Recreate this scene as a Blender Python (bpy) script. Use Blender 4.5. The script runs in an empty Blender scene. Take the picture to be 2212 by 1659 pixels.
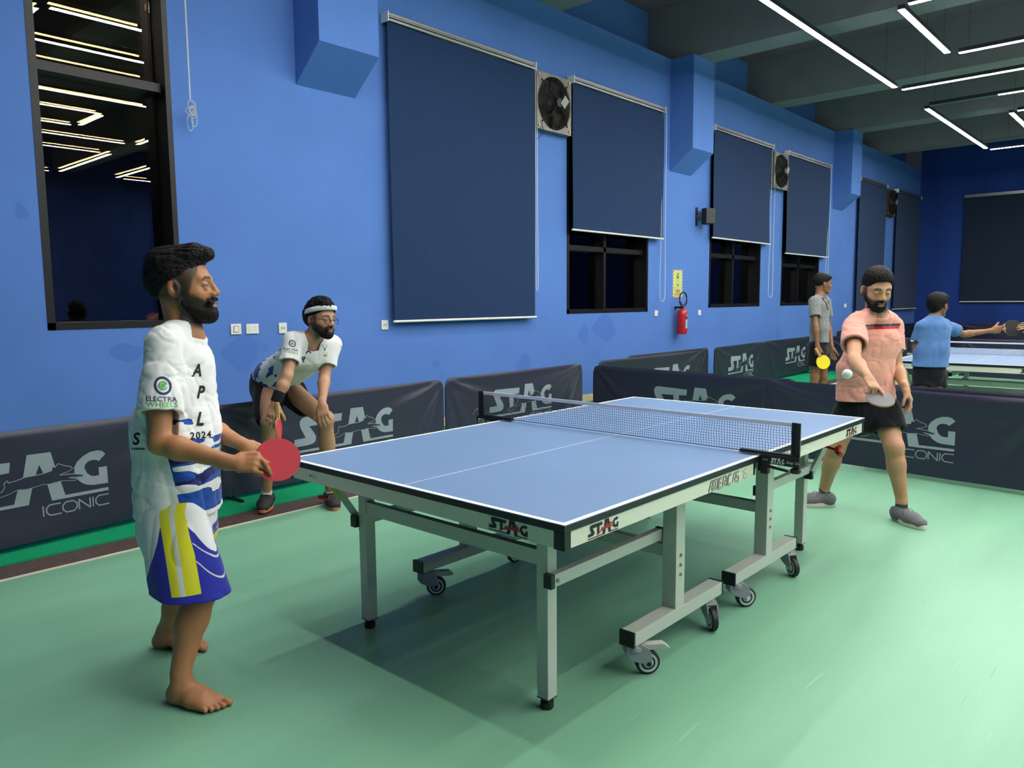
import bpy, bmesh, math, random
import numpy as np
from mathutils import Vector, Matrix
from mathutils.bvhtree import BVHTree

random.seed(7)
C = bpy.context.scene.collection
PI = math.pi

# ---------------------------------------------------------------- camera
FOCAL_PX, IMG_W, IMG_H = 1645.6, 2212, 1659
CAM = np.array([-3.0955, -2.1322, 1.4257])
YAW, PITCH, ROLL = 0.73637, 0.10847, -0.00824


def cam_axes():
    cy, sy, cp, sp = math.cos(YAW), math.sin(YAW), math.cos(PITCH), math.sin(PITCH)
    f = np.array([cy * cp, sy * cp, -sp])
    r = np.array([sy, -cy, 0.0])
    u = np.cross(r, f)
    cr, sr = math.cos(ROLL), math.sin(ROLL)
    return cr * r + sr * u, -sr * r + cr * u, f


CR, CU, CF = cam_axes()
cam_data = bpy.data.cameras.new('camera')
cam_data.sensor_fit = 'HORIZONTAL'
cam_data.sensor_width = 36.0
cam_data.lens = 36.0 * FOCAL_PX / IMG_W
cam_data.clip_start = 0.05
cam_data.clip_end = 200
cam = bpy.data.objects.new('camera', cam_data)
C.objects.link(cam)
m = Matrix.Identity(4)
for i in range(3):
    m[i][0], m[i][1], m[i][2], m[i][3] = CR[i], CU[i], -CF[i], CAM[i]
cam.matrix_world = m
bpy.context.scene.camera = cam

# ---------------------------------------------------------------- world, exposure
world = bpy.data.worlds.new('night')
bpy.context.scene.world = world
world.use_nodes = True
world.node_tree.nodes['Background'].inputs[0].default_value = (0.012, 0.014, 0.02, 1)
world.node_tree.nodes['Background'].inputs[1].default_value = 1.0
vs = bpy.context.scene.view_settings
vs.view_transform = 'Standard'
vs.look = 'None'
vs.gamma = 1
vs.use_curve_mapping = False
vs.exposure = 0.0
bpy.context.scene.cycles.max_bounces = 7
bpy.context.scene.cycles.diffuse_bounces = 4
TUBE_EMIT = 59.0


def at(px, py, depth):
    """world point seen at image point (px, py) at the given depth along the view axis"""
    return CAM + depth * (CF + CR * (px - IMG_W / 2) / FOCAL_PX - CU * (py - IMG_H / 2) / FOCAL_PX)


# ---------------------------------------------------------------- materials
MATS = {}


def mat(name, col, rough=0.5, metal=0.0, spec=0.5, emit=None, noise=None, bump=None, sheen=0, coat=0):
    """noise=(scale, amount) mottles the colour, bump=(scale, strength)"""
    if name in MATS:
        return MATS[name]
    m = bpy.data.materials.new(name)
    m.use_nodes = True
    nt = m.node_tree
    b = nt.nodes['Principled BSDF']
    b.inputs['Base Color'].default_value = (*col, 1)
    b.inputs['Roughness'].default_value = rough
    b.inputs['Metallic'].default_value = metal
    b.inputs['Specular IOR Level'].default_value = spec
    if sheen:
        b.inputs['Sheen Weight'].default_value = sheen
    if coat:
        b.inputs['Coat Weight'].default_value = coat
    if emit:
        b.inputs['Emission Color'].default_value = (*emit[0], 1)
        b.inputs['Emission Strength'].default_value = emit[1]
    if noise or bump:
        tc = nt.nodes.new('ShaderNodeTexCoord')
    if noise:
        n = nt.nodes.new('ShaderNodeTexNoise')
        n.inputs['Scale'].default_value = noise[0]
        n.inputs['Detail'].default_value = 4
        mp = nt.nodes.new('ShaderNodeMapping')
        if len(noise) > 2:
            mp.inputs['Scale'].default_value = noise[2]
        nt.links.new(tc.outputs['Object'], mp.inputs['Vector'])
        nt.links.new(mp.outputs[0], n.inputs['Vector'])
        r = nt.nodes.new('ShaderNodeValToRGB')
        a = noise[1]
        r.color_ramp.elements[0].position = 0.3
        r.color_ramp.elements[1].position = 0.7
        r.color_ramp.elements[0].color = (*[max(0, c * (1 - a)) for c in col], 1)
        r.color_ramp.elements[1].color = (*[min(1, c * (1 + a)) for c in col], 1)
        nt.links.new(n.outputs['Fac'], r.inputs[0])
        nt.links.new(r.outputs[0], b.inputs['Base Color'])
    if bump:
        n2 = nt.nodes.new('ShaderNodeTexNoise')
        n2.inputs['Scale'].default_value = bump[0]
        nt.links.new(tc.outputs['Object'], n2.inputs['Vector'])
        bp = nt.nodes.new('ShaderNodeBump')
        bp.inputs['Strength'].default_value = bump[1]
        bp.inputs['Distance'].default_value = 0.01
        nt.links.new(n2.outputs['Fac'], bp.inputs['Height'])
        nt.links.new(bp.outputs[0], b.inputs['Normal'])
    MATS[name] = m
    return m


def pattern_mat(name, base, cols, rough=0.8, mottle=None, sheen=0.2):
    """base colour overlaid with cols[i] where channel i of the 'pat' attribute is above 0.5"""
    m = bpy.data.materials.new(name)
    m.use_nodes = True
    nt = m.node_tree
    b = nt.nodes['Principled BSDF']
    b.inputs['Roughness'].default_value = rough
    b.inputs['Sheen Weight'].default_value = sheen
    b.inputs['Specular IOR Level'].default_value = 0.25
    at_ = nt.nodes.new('ShaderNodeAttribute')
    at_.attribute_name = 'pat'
    sp = nt.nodes.new('ShaderNodeSeparateColor')
    nt.links.new(at_.outputs['Color'], sp.inputs[0])
    prev = None
    if mottle:
        tc = nt.nodes.new('ShaderNodeTexCoord')
        mp = nt.nodes.new('ShaderNodeMapping')
        mp.inputs['Scale'].default_value = mottle[2]
        n = nt.nodes.new('ShaderNodeTexNoise')
        n.inputs['Scale'].default_value = mottle[0]
        n.inputs['Detail'].default_value = 5
        r = nt.nodes.new('ShaderNodeValToRGB')
        r.color_ramp.elements[0].position = 0.38
        r.color_ramp.elements[1].position = 0.62
        r.color_ramp.elements[0].color = (*base, 1)
        r.color_ramp.elements[1].color = (*mottle[1], 1)
        nt.links.new(tc.outputs['Object'], mp.inputs['Vector'])
        nt.links.new(mp.outputs[0], n.inputs['Vector'])
        nt.links.new(n.outputs['Fac'], r.inputs[0])
        prev = r.outputs[0]
    for i, c in enumerate(cols):
        gt = nt.nodes.new('ShaderNodeMath')
        gt.operation = 'GREATER_THAN'
        gt.inputs[1].default_value = 0.5
        nt.links.new(sp.outputs[i], gt.inputs[0])
        mx = nt.nodes.new('ShaderNodeMix')
        mx.data_type = 'RGBA'
        if prev is None:
            mx.inputs[6].default_value = (*base, 1)
        else:
            nt.links.new(prev, mx.inputs[6])
        mx.inputs[7].default_value = (*c, 1)
        nt.links.new(gt.outputs[0], mx.inputs[0])
        prev = mx.outputs[2]
    if prev is None:
        b.inputs['Base Color'].default_value = (*base, 1)
    else:
        nt.links.new(prev, b.inputs['Base Color'])
    return m


def srgb(r, g, b):
    return tuple((c / 255 / 12.92) if c / 255 <= 0.04045 else ((c / 255 + 0.055) / 1.055) ** 2.4 for c in (r, g, b))


# ---------------------------------------------------------------- mesh builder
class MB:
    def __init__(s):
        s.v, s.f, s.mi = [], [], []

    def add(s, vs, fs, mi=0, M=None):
        o = len(s.v)
        if M is not None:
            vs = [tuple(M @ Vector(p)) for p in vs]
        s.v += [tuple(map(float, p)) for p in vs]
        s.f += [tuple(i + o for i in f) for f in fs]
        s.mi += [mi] * len(fs)
        return s

    def box(s, x0, x1, y0, y1, z0, z1, mi=0, M=None):
        v = [(x, y, z) for x in (x0, x1) for y in (y0, y1) for z in (z0, z1)]
        f = [(0, 1, 3, 2), (4, 6, 7, 5), (0, 4, 5, 1), (2, 3, 7, 6), (0, 2, 6, 4), (1, 5, 7, 3)]
        return s.add(v, f, mi, M)

    def beam(s, a, b, w, h, up=(0, 0, 1), mi=0):
        """box bar from a to b, width w across, height h along up"""
        a, b = Vector(a), Vector(b)
        d = (b - a)
        L = d.length
        d.normalize()
        up = Vector(up)
        sd = d.cross(up)
        if sd.length < 1e-6:
            sd = d.cross(Vector((0, 1, 0)))
        sd.normalize()
        u2 = sd.cross(d)
        M = Matrix((( d.x, sd.x, u2.x, a.x), (d.y, sd.y, u2.y, a.y), (d.z, sd.z, u2.z, a.z), (0, 0, 0, 1)))
        return s.box(0, L, -w / 2, w / 2, -h / 2, h / 2, mi, M)

    def tube(s, pts, r, n=10, mi=0, caps=True):
        pts = [Vector(p) for p in pts]
        rs = r if isinstance(r, (list, tuple)) else [r] * len(pts)
        rings = []
        t0 = (pts[1] - pts[0]).normalized()
        ref = Vector((0, 0, 1)) if abs(t0.z) < .9 else Vector((1, 0, 0))
        for i, p in enumerate(pts):
            t = (pts[min(i + 1, len(pts) - 1)] - pts[max(i - 1, 0)])
            if t.length < 1e-9:
                t = t0
            t.normalize()
            a = t.cross(ref)
            if a.length < 1e-4:
                a = t.cross(Vector((0, 1, 0)))
            a.normalize()
            b = t.cross(a).normalized()
            ref = b.cross(t) * -1 if False else ref
            rings.append([p + (a * math.cos(2 * PI * k / n) + b * math.sin(2 * PI * k / n)) * rs[i] for k in range(n)])
        v = [q for R in rings for q in R]
        f = []
        for i in range(len(pts) - 1):
            for k in range(n):
                k2 = (k + 1) % n
                f.append((i * n + k, i * n + k2, (i + 1) * n + k2, (i + 1) * n + k))
        if caps:
            f.append(tuple(range(n)))
            f.append(tuple((len(pts) - 1) * n + k for k in reversed(range(n))))
        return s.add(v, f, mi)

    def lathe(s, prof, n=24, mi=0, M=None, axis='z'):
        """prof = [(r, z)...]"""
        v, f = [], []
        for r, z in prof:
            for k in range(n):
                a = 2 * PI * k / n
                p = (r * math.cos(a), r * math.sin(a), z)
                if axis == 'y':
                    p = (p[0], p[2], p[1])
                if axis == 'x':
                    p = (p[2], p[0], p[1])
                v.append(p)
        for i in range(len(prof) - 1):
            for k in range(n):
                k2 = (k + 1) % n
                f.append((i * n + k, i * n + k2, (i + 1) * n + k2, (i + 1) * n + k))
        f.append(tuple(range(n)))
        f.append(tuple((len(prof) - 1) * n + k for k in range(n)))
        return s.add(v, f, mi, M)

    def prism(s, poly, z0, z1, mi=0, M=None):
        n = len(poly)
        v = [(x, y, z0) for x, y in poly] + [(x, y, z1) for x, y in poly]
        f = [tuple(reversed(range(n))), tuple(range(n, 2 * n))]
        f += [(i, (i + 1) % n, n + (i + 1) % n, n + i) for i in range(n)]
        return s.add(v, f, mi, M)

    def build(s, name, mats, parent=None, smooth=False, bevel=0, segs=2):
        me = bpy.data.meshes.new(name)
        me.from_pydata(s.v, [], s.f)
        if not isinstance(mats, (list, tuple)):
            mats = [mats]
        for m in mats:
            me.materials.append(m)
        me.polygons.foreach_set('material_index', s.mi)
        bm = bmesh.new()
        bm.from_mesh(me)
        bmesh.ops.recalc_face_normals(bm, faces=bm.faces)
        bm.to_mesh(me)
        bm.free()
        if smooth:
            me.polygons.foreach_set('use_smooth', [True] * len(me.polygons))
            if smooth != 'all':
                me.set_sharp_from_angle(angle=math.radians(40))
        me.update()
        o = bpy.data.objects.new(name, me)
        C.objects.link(o)
        if parent is not None:
            o.parent = parent
        if bevel:
            b = o.modifiers.new('bevel', 'BEVEL')
            b.width = bevel
            b.segments = segs
            b.limit_method = 'ANGLE'
        return o


def tag(o, label=None, cat=None, group=None, kind=None):
    if label:
        o['label'] = label
    if cat:
        o['category'] = cat
    if group:
        o['group'] = group
    if kind:
        o['kind'] = kind
    return o


def thing(name, loc, label, cat, group=None, rz=0.0):
    o = bpy.data.objects.new(name, None)
    o.empty_display_size = 0.1
    C.objects.link(o)
    o.location = loc
    o.rotation_euler = (0, 0, rz)
    return tag(o, label, cat, group)


def copy_tree(o, parent=None):
    c = o.copy()
    C.objects.link(c)
    if parent is not None:
        c.parent = parent
    for ch in list(o.children):
        copy_tree(ch, c)
    return c


# ---------------------------------------------------------------- flat lettering and marks
def stroke_polys(pts, w, closed=False):
    """thick polyline as a list of quads plus round-ish joints"""
    out = []
    P = [Vector((p[0], p[1])) for p in pts]
    if closed:
        P.append(P[0])
    for i in range(len(P) - 1):
        a, b = P[i], P[i + 1]
        d = (b - a)
        if d.length < 1e-9:
            continue
        d.normalize()
        n = Vector((-d.y, d.x)) * w / 2
        out.append([tuple(a + n), tuple(a - n), tuple(b - n), tuple(b + n)])
        if i < len(P) - 2 or closed:
            out.append([(b.x + math.cos(t) * w / 2, b.y + math.sin(t) * w / 2) for t in [k * PI / 4 + PI / 8 for k in range(8)]])
    return out


def arc(cx, cy, rx, ry, a0, a1, n=14):
    return [(cx + rx * math.cos(math.radians(a0 + (a1 - a0) * i / n)), cy + ry * math.sin(math.radians(a0 + (a1 - a0) * i / n))) for i in range(n + 1)]


def flat_mesh(polys, step=None, zstack=0.0):
    """triangulated (verts2d, faces) of polygons, optionally cut by a grid of the given step"""
    bm = bmesh.new()
    for i, p in enumerate(polys):
        vs = [bm.verts.new((x, y, 0)) for x, y in p]
        try:
            bm.faces.new(vs)
        except ValueError:
            pass
    bm.normal_update()
    bmesh.ops.triangulate(bm, faces=bm.faces[:])
    if step:
        xs = [v.co.x for v in bm.verts]
        ys = [v.co.y for v in bm.verts]
        for ax, lo, hi in ((0, min(xs), max(xs)), (1, min(ys), max(ys))):
            k = math.floor(lo / step) + 1
            while k * step < hi:
                co = (k * step, 0, 0) if ax == 0 else (0, k * step, 0)
                no = (1, 0, 0) if ax == 0 else (0, 1, 0)
                bmesh.ops.bisect_plane(bm, geom=bm.verts[:] + bm.edges[:] + bm.faces[:], plane_co=co, plane_no=no)
                k += 1
    bm.verts.index_update()
    V = [(v.co.x, v.co.y) for v in bm.verts]
    F = [tuple(v.index for v in f.verts) for f in bm.faces]
    bm.free()
    return V, F


_tc = {}


def text_flat(body, size=1.0, shear=0.0, bold=0.0, align='LEFT', space=1.0):
    key = (body, size, shear, bold, align, space)
    if key in _tc:
        return _tc[key]
    cu = bpy.data.curves.new('t', 'FONT')
    cu.body = body
    cu.size = size
    cu.shear = shear
    cu.offset = bold
    cu.align_x = align
    cu.space_character = space
    cu.resolution_u = 3
    o = bpy.data.objects.new('t', cu)
    C.objects.link(o)
    bpy.context.view_layer.update()
    me = o.to_mesh()
    V = [(v.co.x, v.co.y) for v in me.vertices]
    F = [tuple(p.vertices) for p in me.polygons]
    o.to_mesh_clear()
    bpy.data.objects.remove(o)
    bpy.data.curves.remove(cu)
    polys = [[V[i] for i in f] for f in F]
    _tc[key] = polys
    return polys


def decal(name, layers, fn, parent, step=None):
    """layers = [(polys, material, lift)], fn(u, v, lift) -> 3D point"""
    mb = MB()
    mats = []
    for polys, mt, lift in layers:
        V, F = flat_mesh(polys, step)
        if mt not in mats:
            mats.append(mt)
        mb.add([fn(u, v, lift) for u, v in V], F, mats.index(mt))
    me = bpy.data.meshes.new(name)
    me.from_pydata(mb.v, [], mb.f)
    for mt in mats:
        me.materials.append(mt)
    me.polygons.foreach_set('material_index', mb.mi)
    me.polygons.foreach_set('use_smooth', [True] * len(me.polygons))
    me.update()
    o = bpy.data.objects.new(name, me)
    C.objects.link(o)
    if parent is not None:
        o.parent = parent
    return o


def xf(polys, sx, sy, ox=0, oy=0, shear=0):
    return [[(ox + x * sx + y * shear * sx, oy + y * sy) for x, y in p] for p in polys]


# club logo, drawn in a box 1 wide and 1 high (stretch when used)
LOGO_S = [[(.004, .17), (.13, .175), (.175, .195), (.2, .25), (.207, .33), (.202, .41), (.18, .52), (.147, .663), (.30, .675), (.30, .91), (.10, .925), (.075, .89), (.06, .82), (.059, .74), (.067, .64), (.109, .376), (.004, .37)]]
LOGO_T = [[(.298, .20), (.361, .21), (.366, .685), (.454, .697), (.462, .895), (.29, .91), (.29, .675), (.298, .67)]]
LOGO_A = [[(.55, .99), (.678, .985), (.70, .67), (.722, .40), (.651, .40), (.613, .763)], [(.55, .99), (.613, .763), (.571, .40), (.50, .40), (.525, .587)],
          [(.50, .42), (.47, .065), (0, .065), (0, 0), (.546, 0), (.571, .34), (.574, .42)], [(.651, .42), (.651, .36), (.672, 0), (1.0, 0), (1.0, .065), (.748, .065), (.722, .42)]]
LOGO_G = [[(1.0, .51), (.95, .51), (.95, .35), (.925, .345), (.903, .36), (.88, .43), (.866, .554), (.872, .62), (.89, .67), (.912, .687), (.935, .68), (.955, .645), (.996, .775),
           (.975, .85), (.945, .875), (.90, .86), (.86, .80), (.825, .70), (.807, .597), (.808, .45), (.825, .32), (.85, .24), (.878, .19), (.91, .165), (1.0, .154)]]
LOGO_DEER = [[(.273, .174), (.307, .124), (.36, .176), (.374, .24), (.45, .294), (.49, .347), (.542, .325), (.626, .363), (.668, .35), (.727, .373), (.811, .335), (.815, .36), (.765, .40), (.785, .41),
              (.853, .385), (.856, .41), (.80, .462), (.718, .485), (.735, .52), (.769, .535), (.795, .58), (.785, .62), (.75, .66), (.715, .72), (.70, .655), (.685, .67), (.68, .60),
              (.626, .565), (.534, .555), (.483, .515), (.445, .50), (.441, .545), (.425, .50), (.43, .443), (.415, .35), (.366, .295), (.298, .235)]]


def outline(poly, w, sy=.3):
    return stroke_polys([(x, y * sy) for x, y in poly], w, True)


def iconic(w=0.5, h=0.075):
    """the thin wide word under the logo, in a box w x h"""
    t = h * 0.12
    L = []
    n = 6
    cw = w / 5.0

    def rr(x0, x1, sides):
        r = h * .3
        p = []
        if sides == 'C':
            return [(x1, h), (x0 + r, h), (x0, h - r), (x0, r), (x0 + r, 0), (x1, 0)]
        return [(x0 + r, 0), (x1 - r, 0), (x1, r), (x1, h - r), (x1 - r, h), (x0 + r, h), (x0, h - r), (x0, r)]
    x = 0
    L += stroke_polys([(x, 0), (x, h)], t)
    x += cw * .22
    L += stroke_polys(rr(x, x + cw, 'C'), t)
    x += cw * 1.12
    L += stroke_polys(rr(x, x + cw, 'O'), t, True)
    x += cw * 1.15
    L += stroke_polys([(x, 0), (x, h), (x + cw * .8, 0), (x + cw * .8, h)], t)
    x += cw * 1.02
    L += stroke_polys([(x, 0), (x, h)], t)
    x += cw * .2
    L += stroke_polys(rr(x, x + cw, 'C'), t)
    return L, x + cw
# ================================================================ the room
WALL_Y = 4.3
ROOM = (-9.6, 21.95, -13.0)      # back wall x, far wall x, right wall y
BLUE = srgb(88, 128, 200)

wall_m = mat('wall_paint', BLUE, 0.75, spec=0.25, noise=(0.9, 0.07), bump=(60, 0.03))
far_m = mat('far_wall_paint', srgb(34, 66, 142), 0.75, spec=0.25, noise=(1.1, 0.16, (1, 1, .35)))
patch_m = mat('wall_patch_paint', srgb(81, 120, 195), 0.8, spec=0.2)
concrete = mat('ceiling_paint', srgb(126, 106, 118), 0.9, spec=0.2, noise=(2.0, 0.06))
beam_m = mat('beam_paint', srgb(140, 134, 138), 0.85, spec=0.2, noise=(3, 0.05))
black_frame = mat('black_aluminium', srgb(22, 20, 20), 0.4, 0.3)
skirt_m = mat('beige_skirting', srgb(214, 196, 150), 0.5)


def floor_material():
    m = bpy.data.materials.new('vinyl_floor')
    m.use_nodes = True
    nt = m.node_tree
    b = nt.nodes['Principled BSDF']
    tc = nt.nodes.new('ShaderNodeTexCoord')
    mp = nt.nodes.new('ShaderNodeMapping')
    mp.inputs['Rotation'].default_value = (0, 0, -0.10)
    mp.inputs['Scale'].default_value = (0.35, 2.2, 1)
    nt.links.new(tc.outputs['Object'], mp.inputs['Vector'])
    n = nt.nodes.new('ShaderNodeTexNoise')
    n.inputs['Scale'].default_value = 1.6
    n.inputs['Detail'].default_value = 6
    nt.links.new(mp.outputs[0], n.inputs['Vector'])
    r = nt.nodes.new('ShaderNodeValToRGB')
    r.color_ramp.elements[0].position = .3
    r.color_ramp.elements[1].position = .72
    r.color_ramp.elements[0].color = (*srgb(116, 168, 136), 1)
    r.color_ramp.elements[1].color = (*srgb(128, 182, 148), 1)
    nt.links.new(n.outputs['Fac'], r.inputs[0])
    prev = r.outputs[0]
    # pale scuffs from shoes and table wheels, in several directions
    for k, (rot, sc, thr, col) in enumerate(((0.25, (1.5, 36, 1), .725, srgb(176, 220, 192)), (-0.5, (1.8, 40, 1), .74, srgb(182, 224, 198)),
                                            (0.9, (1.7, 38, 1), .74, srgb(172, 216, 190)), (0.1, (2.0, 46, 1), .73, srgb(84, 136, 106)))):
        mp2 = nt.nodes.new('ShaderNodeMapping')
        mp2.inputs['Rotation'].default_value = (0, 0, rot)
        mp2.inputs['Scale'].default_value = sc
        mp2.inputs['Location'].default_value = (k * 7.3, k * 3.1, 0)
        nt.links.new(tc.outputs['Object'], mp2.inputs['Vector'])
        n2 = nt.nodes.new('ShaderNodeTexNoise')
        n2.inputs['Scale'].default_value = 1.5
        n2.inputs['Detail'].default_value = 1.5
        nt.links.new(mp2.outputs[0], n2.inputs['Vector'])
        g = nt.nodes.new('ShaderNodeMapRange')
        g.inputs[1].default_value = thr
        g.inputs[2].default_value = thr + .06
        g.inputs[4].default_value = .4
        nt.links.new(n2.outputs['Fac'], g.inputs[0])
        mx = nt.nodes.new('ShaderNodeMix')
        mx.data_type = 'RGBA'
        mx.inputs[7].default_value = (*col, 1)
        nt.links.new(g.outputs[0], mx.inputs[0])
        nt.links.new(prev, mx.inputs[6])
        prev = mx.outputs[2]
    nt.links.new(prev, b.inputs['Base Color'])
    b.inputs['Roughness'].default_value = 0.42
    b.inputs['Specular IOR Level'].default_value = 0.35
    return m


# floor, strips along the wall
MB().box(ROOM[0], ROOM[1], ROOM[2], 2.40, -0.1, 0).build('floor', floor_material())['kind'] = 'structure'
cream = mat('cream_edge_strip', srgb(206, 200, 174), 0.7)
MB().box(ROOM[0], ROOM[1], 2.40, 2.43, -0.1, 0.002).build('trim_1', cream)['kind'] = 'structure'
marble = mat('brown_granite', srgb(84, 68, 62), 0.35, noise=(26, 0.42))
MB().box(ROOM[0], ROOM[1], 2.43, WALL_Y, -0.1, 0.001).build('trim_2', marble)['kind'] = 'structure'
carpet_m = mat('green_carpet', srgb(22, 150, 100), 0.95, spec=0.1, noise=(60, 0.12), bump=(260, 0.3))
cp = MB().box(ROOM[0] + .2, 14, 2.665, 4.25, 0.001, 0.009).build('carpet_runner', carpet_m)
tag(cp, 'long bright green carpet strip under the barriers beside the blue wall', 'carpet')

# left wall with window openings
WIN = [(-1.185, -0.155, 1.235, 5.02), (5.12, 7.155, 1.245, 4.25), (9.12, 11.18, 1.285, 4.25), (12.17, 14.2, 1.285, 4.25)]


def wall_with_holes(name, a0, a1, z1, holes, m, y0, y1):
    xs = sorted({a0, a1} | {h[0] for h in holes} | {h[1] for h in holes})
    zs = sorted({0.0, z1} | {h[2] for h in holes} | {h[3] for h in holes})
    mb = MB()
    for i in range(len(xs) - 1):
        for j in range(len(zs) - 1):
            cx, cz = (xs[i] + xs[i + 1]) / 2, (zs[j] + zs[j + 1]) / 2
            if any(h[0] < cx < h[1] and h[2] < cz < h[3] for h in holes):
                continue
            mb.box(xs[i], xs[i + 1], y0, y1, zs[j], zs[j + 1])
    o = mb.build(name, m)
    o['kind'] = 'structure'
    return o


wall_with_holes('wall_left', ROOM[0], ROOM[1] + .25, 5.155, WIN, wall_m, WALL_Y, WALL_Y + .25)
# set-back upper strip of the wall between the beams
MB().box(ROOM[0], ROOM[1] + .25, WALL_Y + .5, WALL_Y + .7, 5.1, 6.0).build('wall_left_upper', wall_m)['kind'] = 'structure'
MB().box(ROOM[0], ROOM[1] + .25, WALL_Y + .25, WALL_Y + .52, 5.0, 5.155).build('trim_3', wall_m)['kind'] = 'structure'
MB().box(ROOM[1], ROOM[1] + .25, ROOM[2], WALL_Y, 0, 6.0).build('wall_far', far_m)['kind'] = 'structure'
MB().box(ROOM[0] - .25, ROOM[0], ROOM[2], WALL_Y + .25, 0, 6.0).build('wall_back', wall_m)['kind'] = 'structure'
MB().box(ROOM[0], ROOM[1], ROOM[2] - .25, ROOM[2], 0, 6.0).build('wall_right', far_m)['kind'] = 'structure'
MB().box(ROOM[0] - .25, ROOM[1] + .25, ROOM[2] - .25, WALL_Y + .7, 6.0, 6.2).build('ceiling', concrete)['kind'] = 'structure'
MB().box(ROOM[0], ROOM[1], WALL_Y - .012, WALL_Y, 0, 0.10).build('baseboard_left', skirt_m)['kind'] = 'structure'
for i, x in enumerate((-9.58, -6.05, -2.5, 1.03, 4.5, 7.87, 11.47, 14.95, 18.3)):
    MB().box(x, x + .52, ROOM[2], WALL_Y + .5, 5.155, 6.0).build('ceiling_beam', [beam_m])['kind'] = 'structure'
# blue half columns that hang from every second beam, undersides sloping back to the wall
for x in (-6.05, 1.03, 7.76, 14.9):
    w = .67 if x < 10 else .62
    mb = MB()
    yf = 3.9
    zt = 5.155
    v = [(x, WALL_Y, 3.45), (x + w, WALL_Y, 3.45), (x + w, WALL_Y, zt), (x, WALL_Y, zt), (x, yf, 3.76), (x + w, yf, 3.76), (x + w, yf, zt), (x, yf, zt)]
    mb.add(v, [(0, 1, 2, 3), (4, 5, 6, 7), (0, 1, 5, 4), (2, 3, 7, 6), (0, 3, 7, 4), (1, 2, 6, 5)])
    mb.build('wall_column', wall_m)['kind'] = 'structure'

# repainted darker patches and grubby marks on the wall: low, irregular, a hair proud of it
def blob(cx, cz, rx, rz, seed, n=26):
    rnd = random.Random(seed)
    ph = [rnd.uniform(0, 6.28) for _ in range(4)]
    return [(cx + rx * (1 + .16 * math.sin(2 * t + ph[0]) + .1 * math.sin(5 * t + ph[1]) + .06 * math.sin(9 * t + ph[2])) * math.cos(t),
             cz + rz * (1 + .16 * math.sin(3 * t + ph[1]) + .1 * math.sin(4 * t + ph[3])) * math.sin(t)) for t in [2 * PI * k / n for k in range(n)]]


marks = [blob(.36, .98, .16, .16, 1), blob(.60, 1.02, .03, .03, 2), blob(.45, .72, .03, .035, 3), blob(2.72, .72, .05, .05, 4), blob(2.8, .58, .02, .04, 5),
         blob(4.22, .55, .17, .2, 6), blob(-.62, 1.04, .13, .07, 7), blob(-1.30, 2.1, .04, .06, 9),
         blob(6.0, 1.02, .28, .18, 12), blob(5.5, .95, .1, .14, 13), blob(12.1, .73, .1, .14, 11)]
V, F = flat_mesh(marks)
mk = MB().add([(x, WALL_Y - .0005, z) for x, z in V], F).build('wall_left_marks', patch_m)
mk['kind'] = 'structure'

# ---------------------------------------------------------------- windows
def glass_material():
    m = bpy.data.materials.new('window_glass')
    m.use_nodes = True
    nt = m.node_tree
    nt.nodes.remove(nt.nodes['Principled BSDF'])
    out = nt.nodes['Material Output']
    g = nt.nodes.new('ShaderNodeBsdfGlossy')
    g.inputs['Roughness'].default_value = 0.0
    g.inputs['Color'].default_value = (1, 1, 1, 1)
    t = nt.nodes.new('ShaderNodeBsdfTransparent')
    t.inputs['Color'].default_value = (.8, .8, .82, 1)
    fr = nt.nodes.new('ShaderNodeFresnel')
    fr.inputs['IOR'].default_value = 1.5
    mx = nt.nodes.new('ShaderNodeMixShader')
    nt.links.new(fr.outputs[0], mx.inputs[0])
    nt.links.new(t.outputs[0], mx.inputs[1])
    nt.links.new(g.outputs[0], mx.inputs[2])
    nt.links.new(mx.outputs[0], out.inputs[0])
    return m


glass = glass_material()
g2 = glass_material()
g2.name = 'window_inner_glass'
for nd in g2.node_tree.nodes:
    if nd.type == 'FRESNEL':
        nd.inputs['IOR'].default_value = 1.75
for nd in g2.node_tree.nodes:
    if nd.type == 'BSDF_GLOSSY':
        nd.inputs['Color'].default_value = (1, .62, .22, 1)
out_wall = mat('outside_plaster', srgb(72, 64, 54), 0.9, noise=(2.5, 0.6), bump=(8, .4))
MB().box(-8, 24, 6.6, 6.7, 0, 7).build('wall_outside', out_wall)['kind'] = 'structure'


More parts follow.
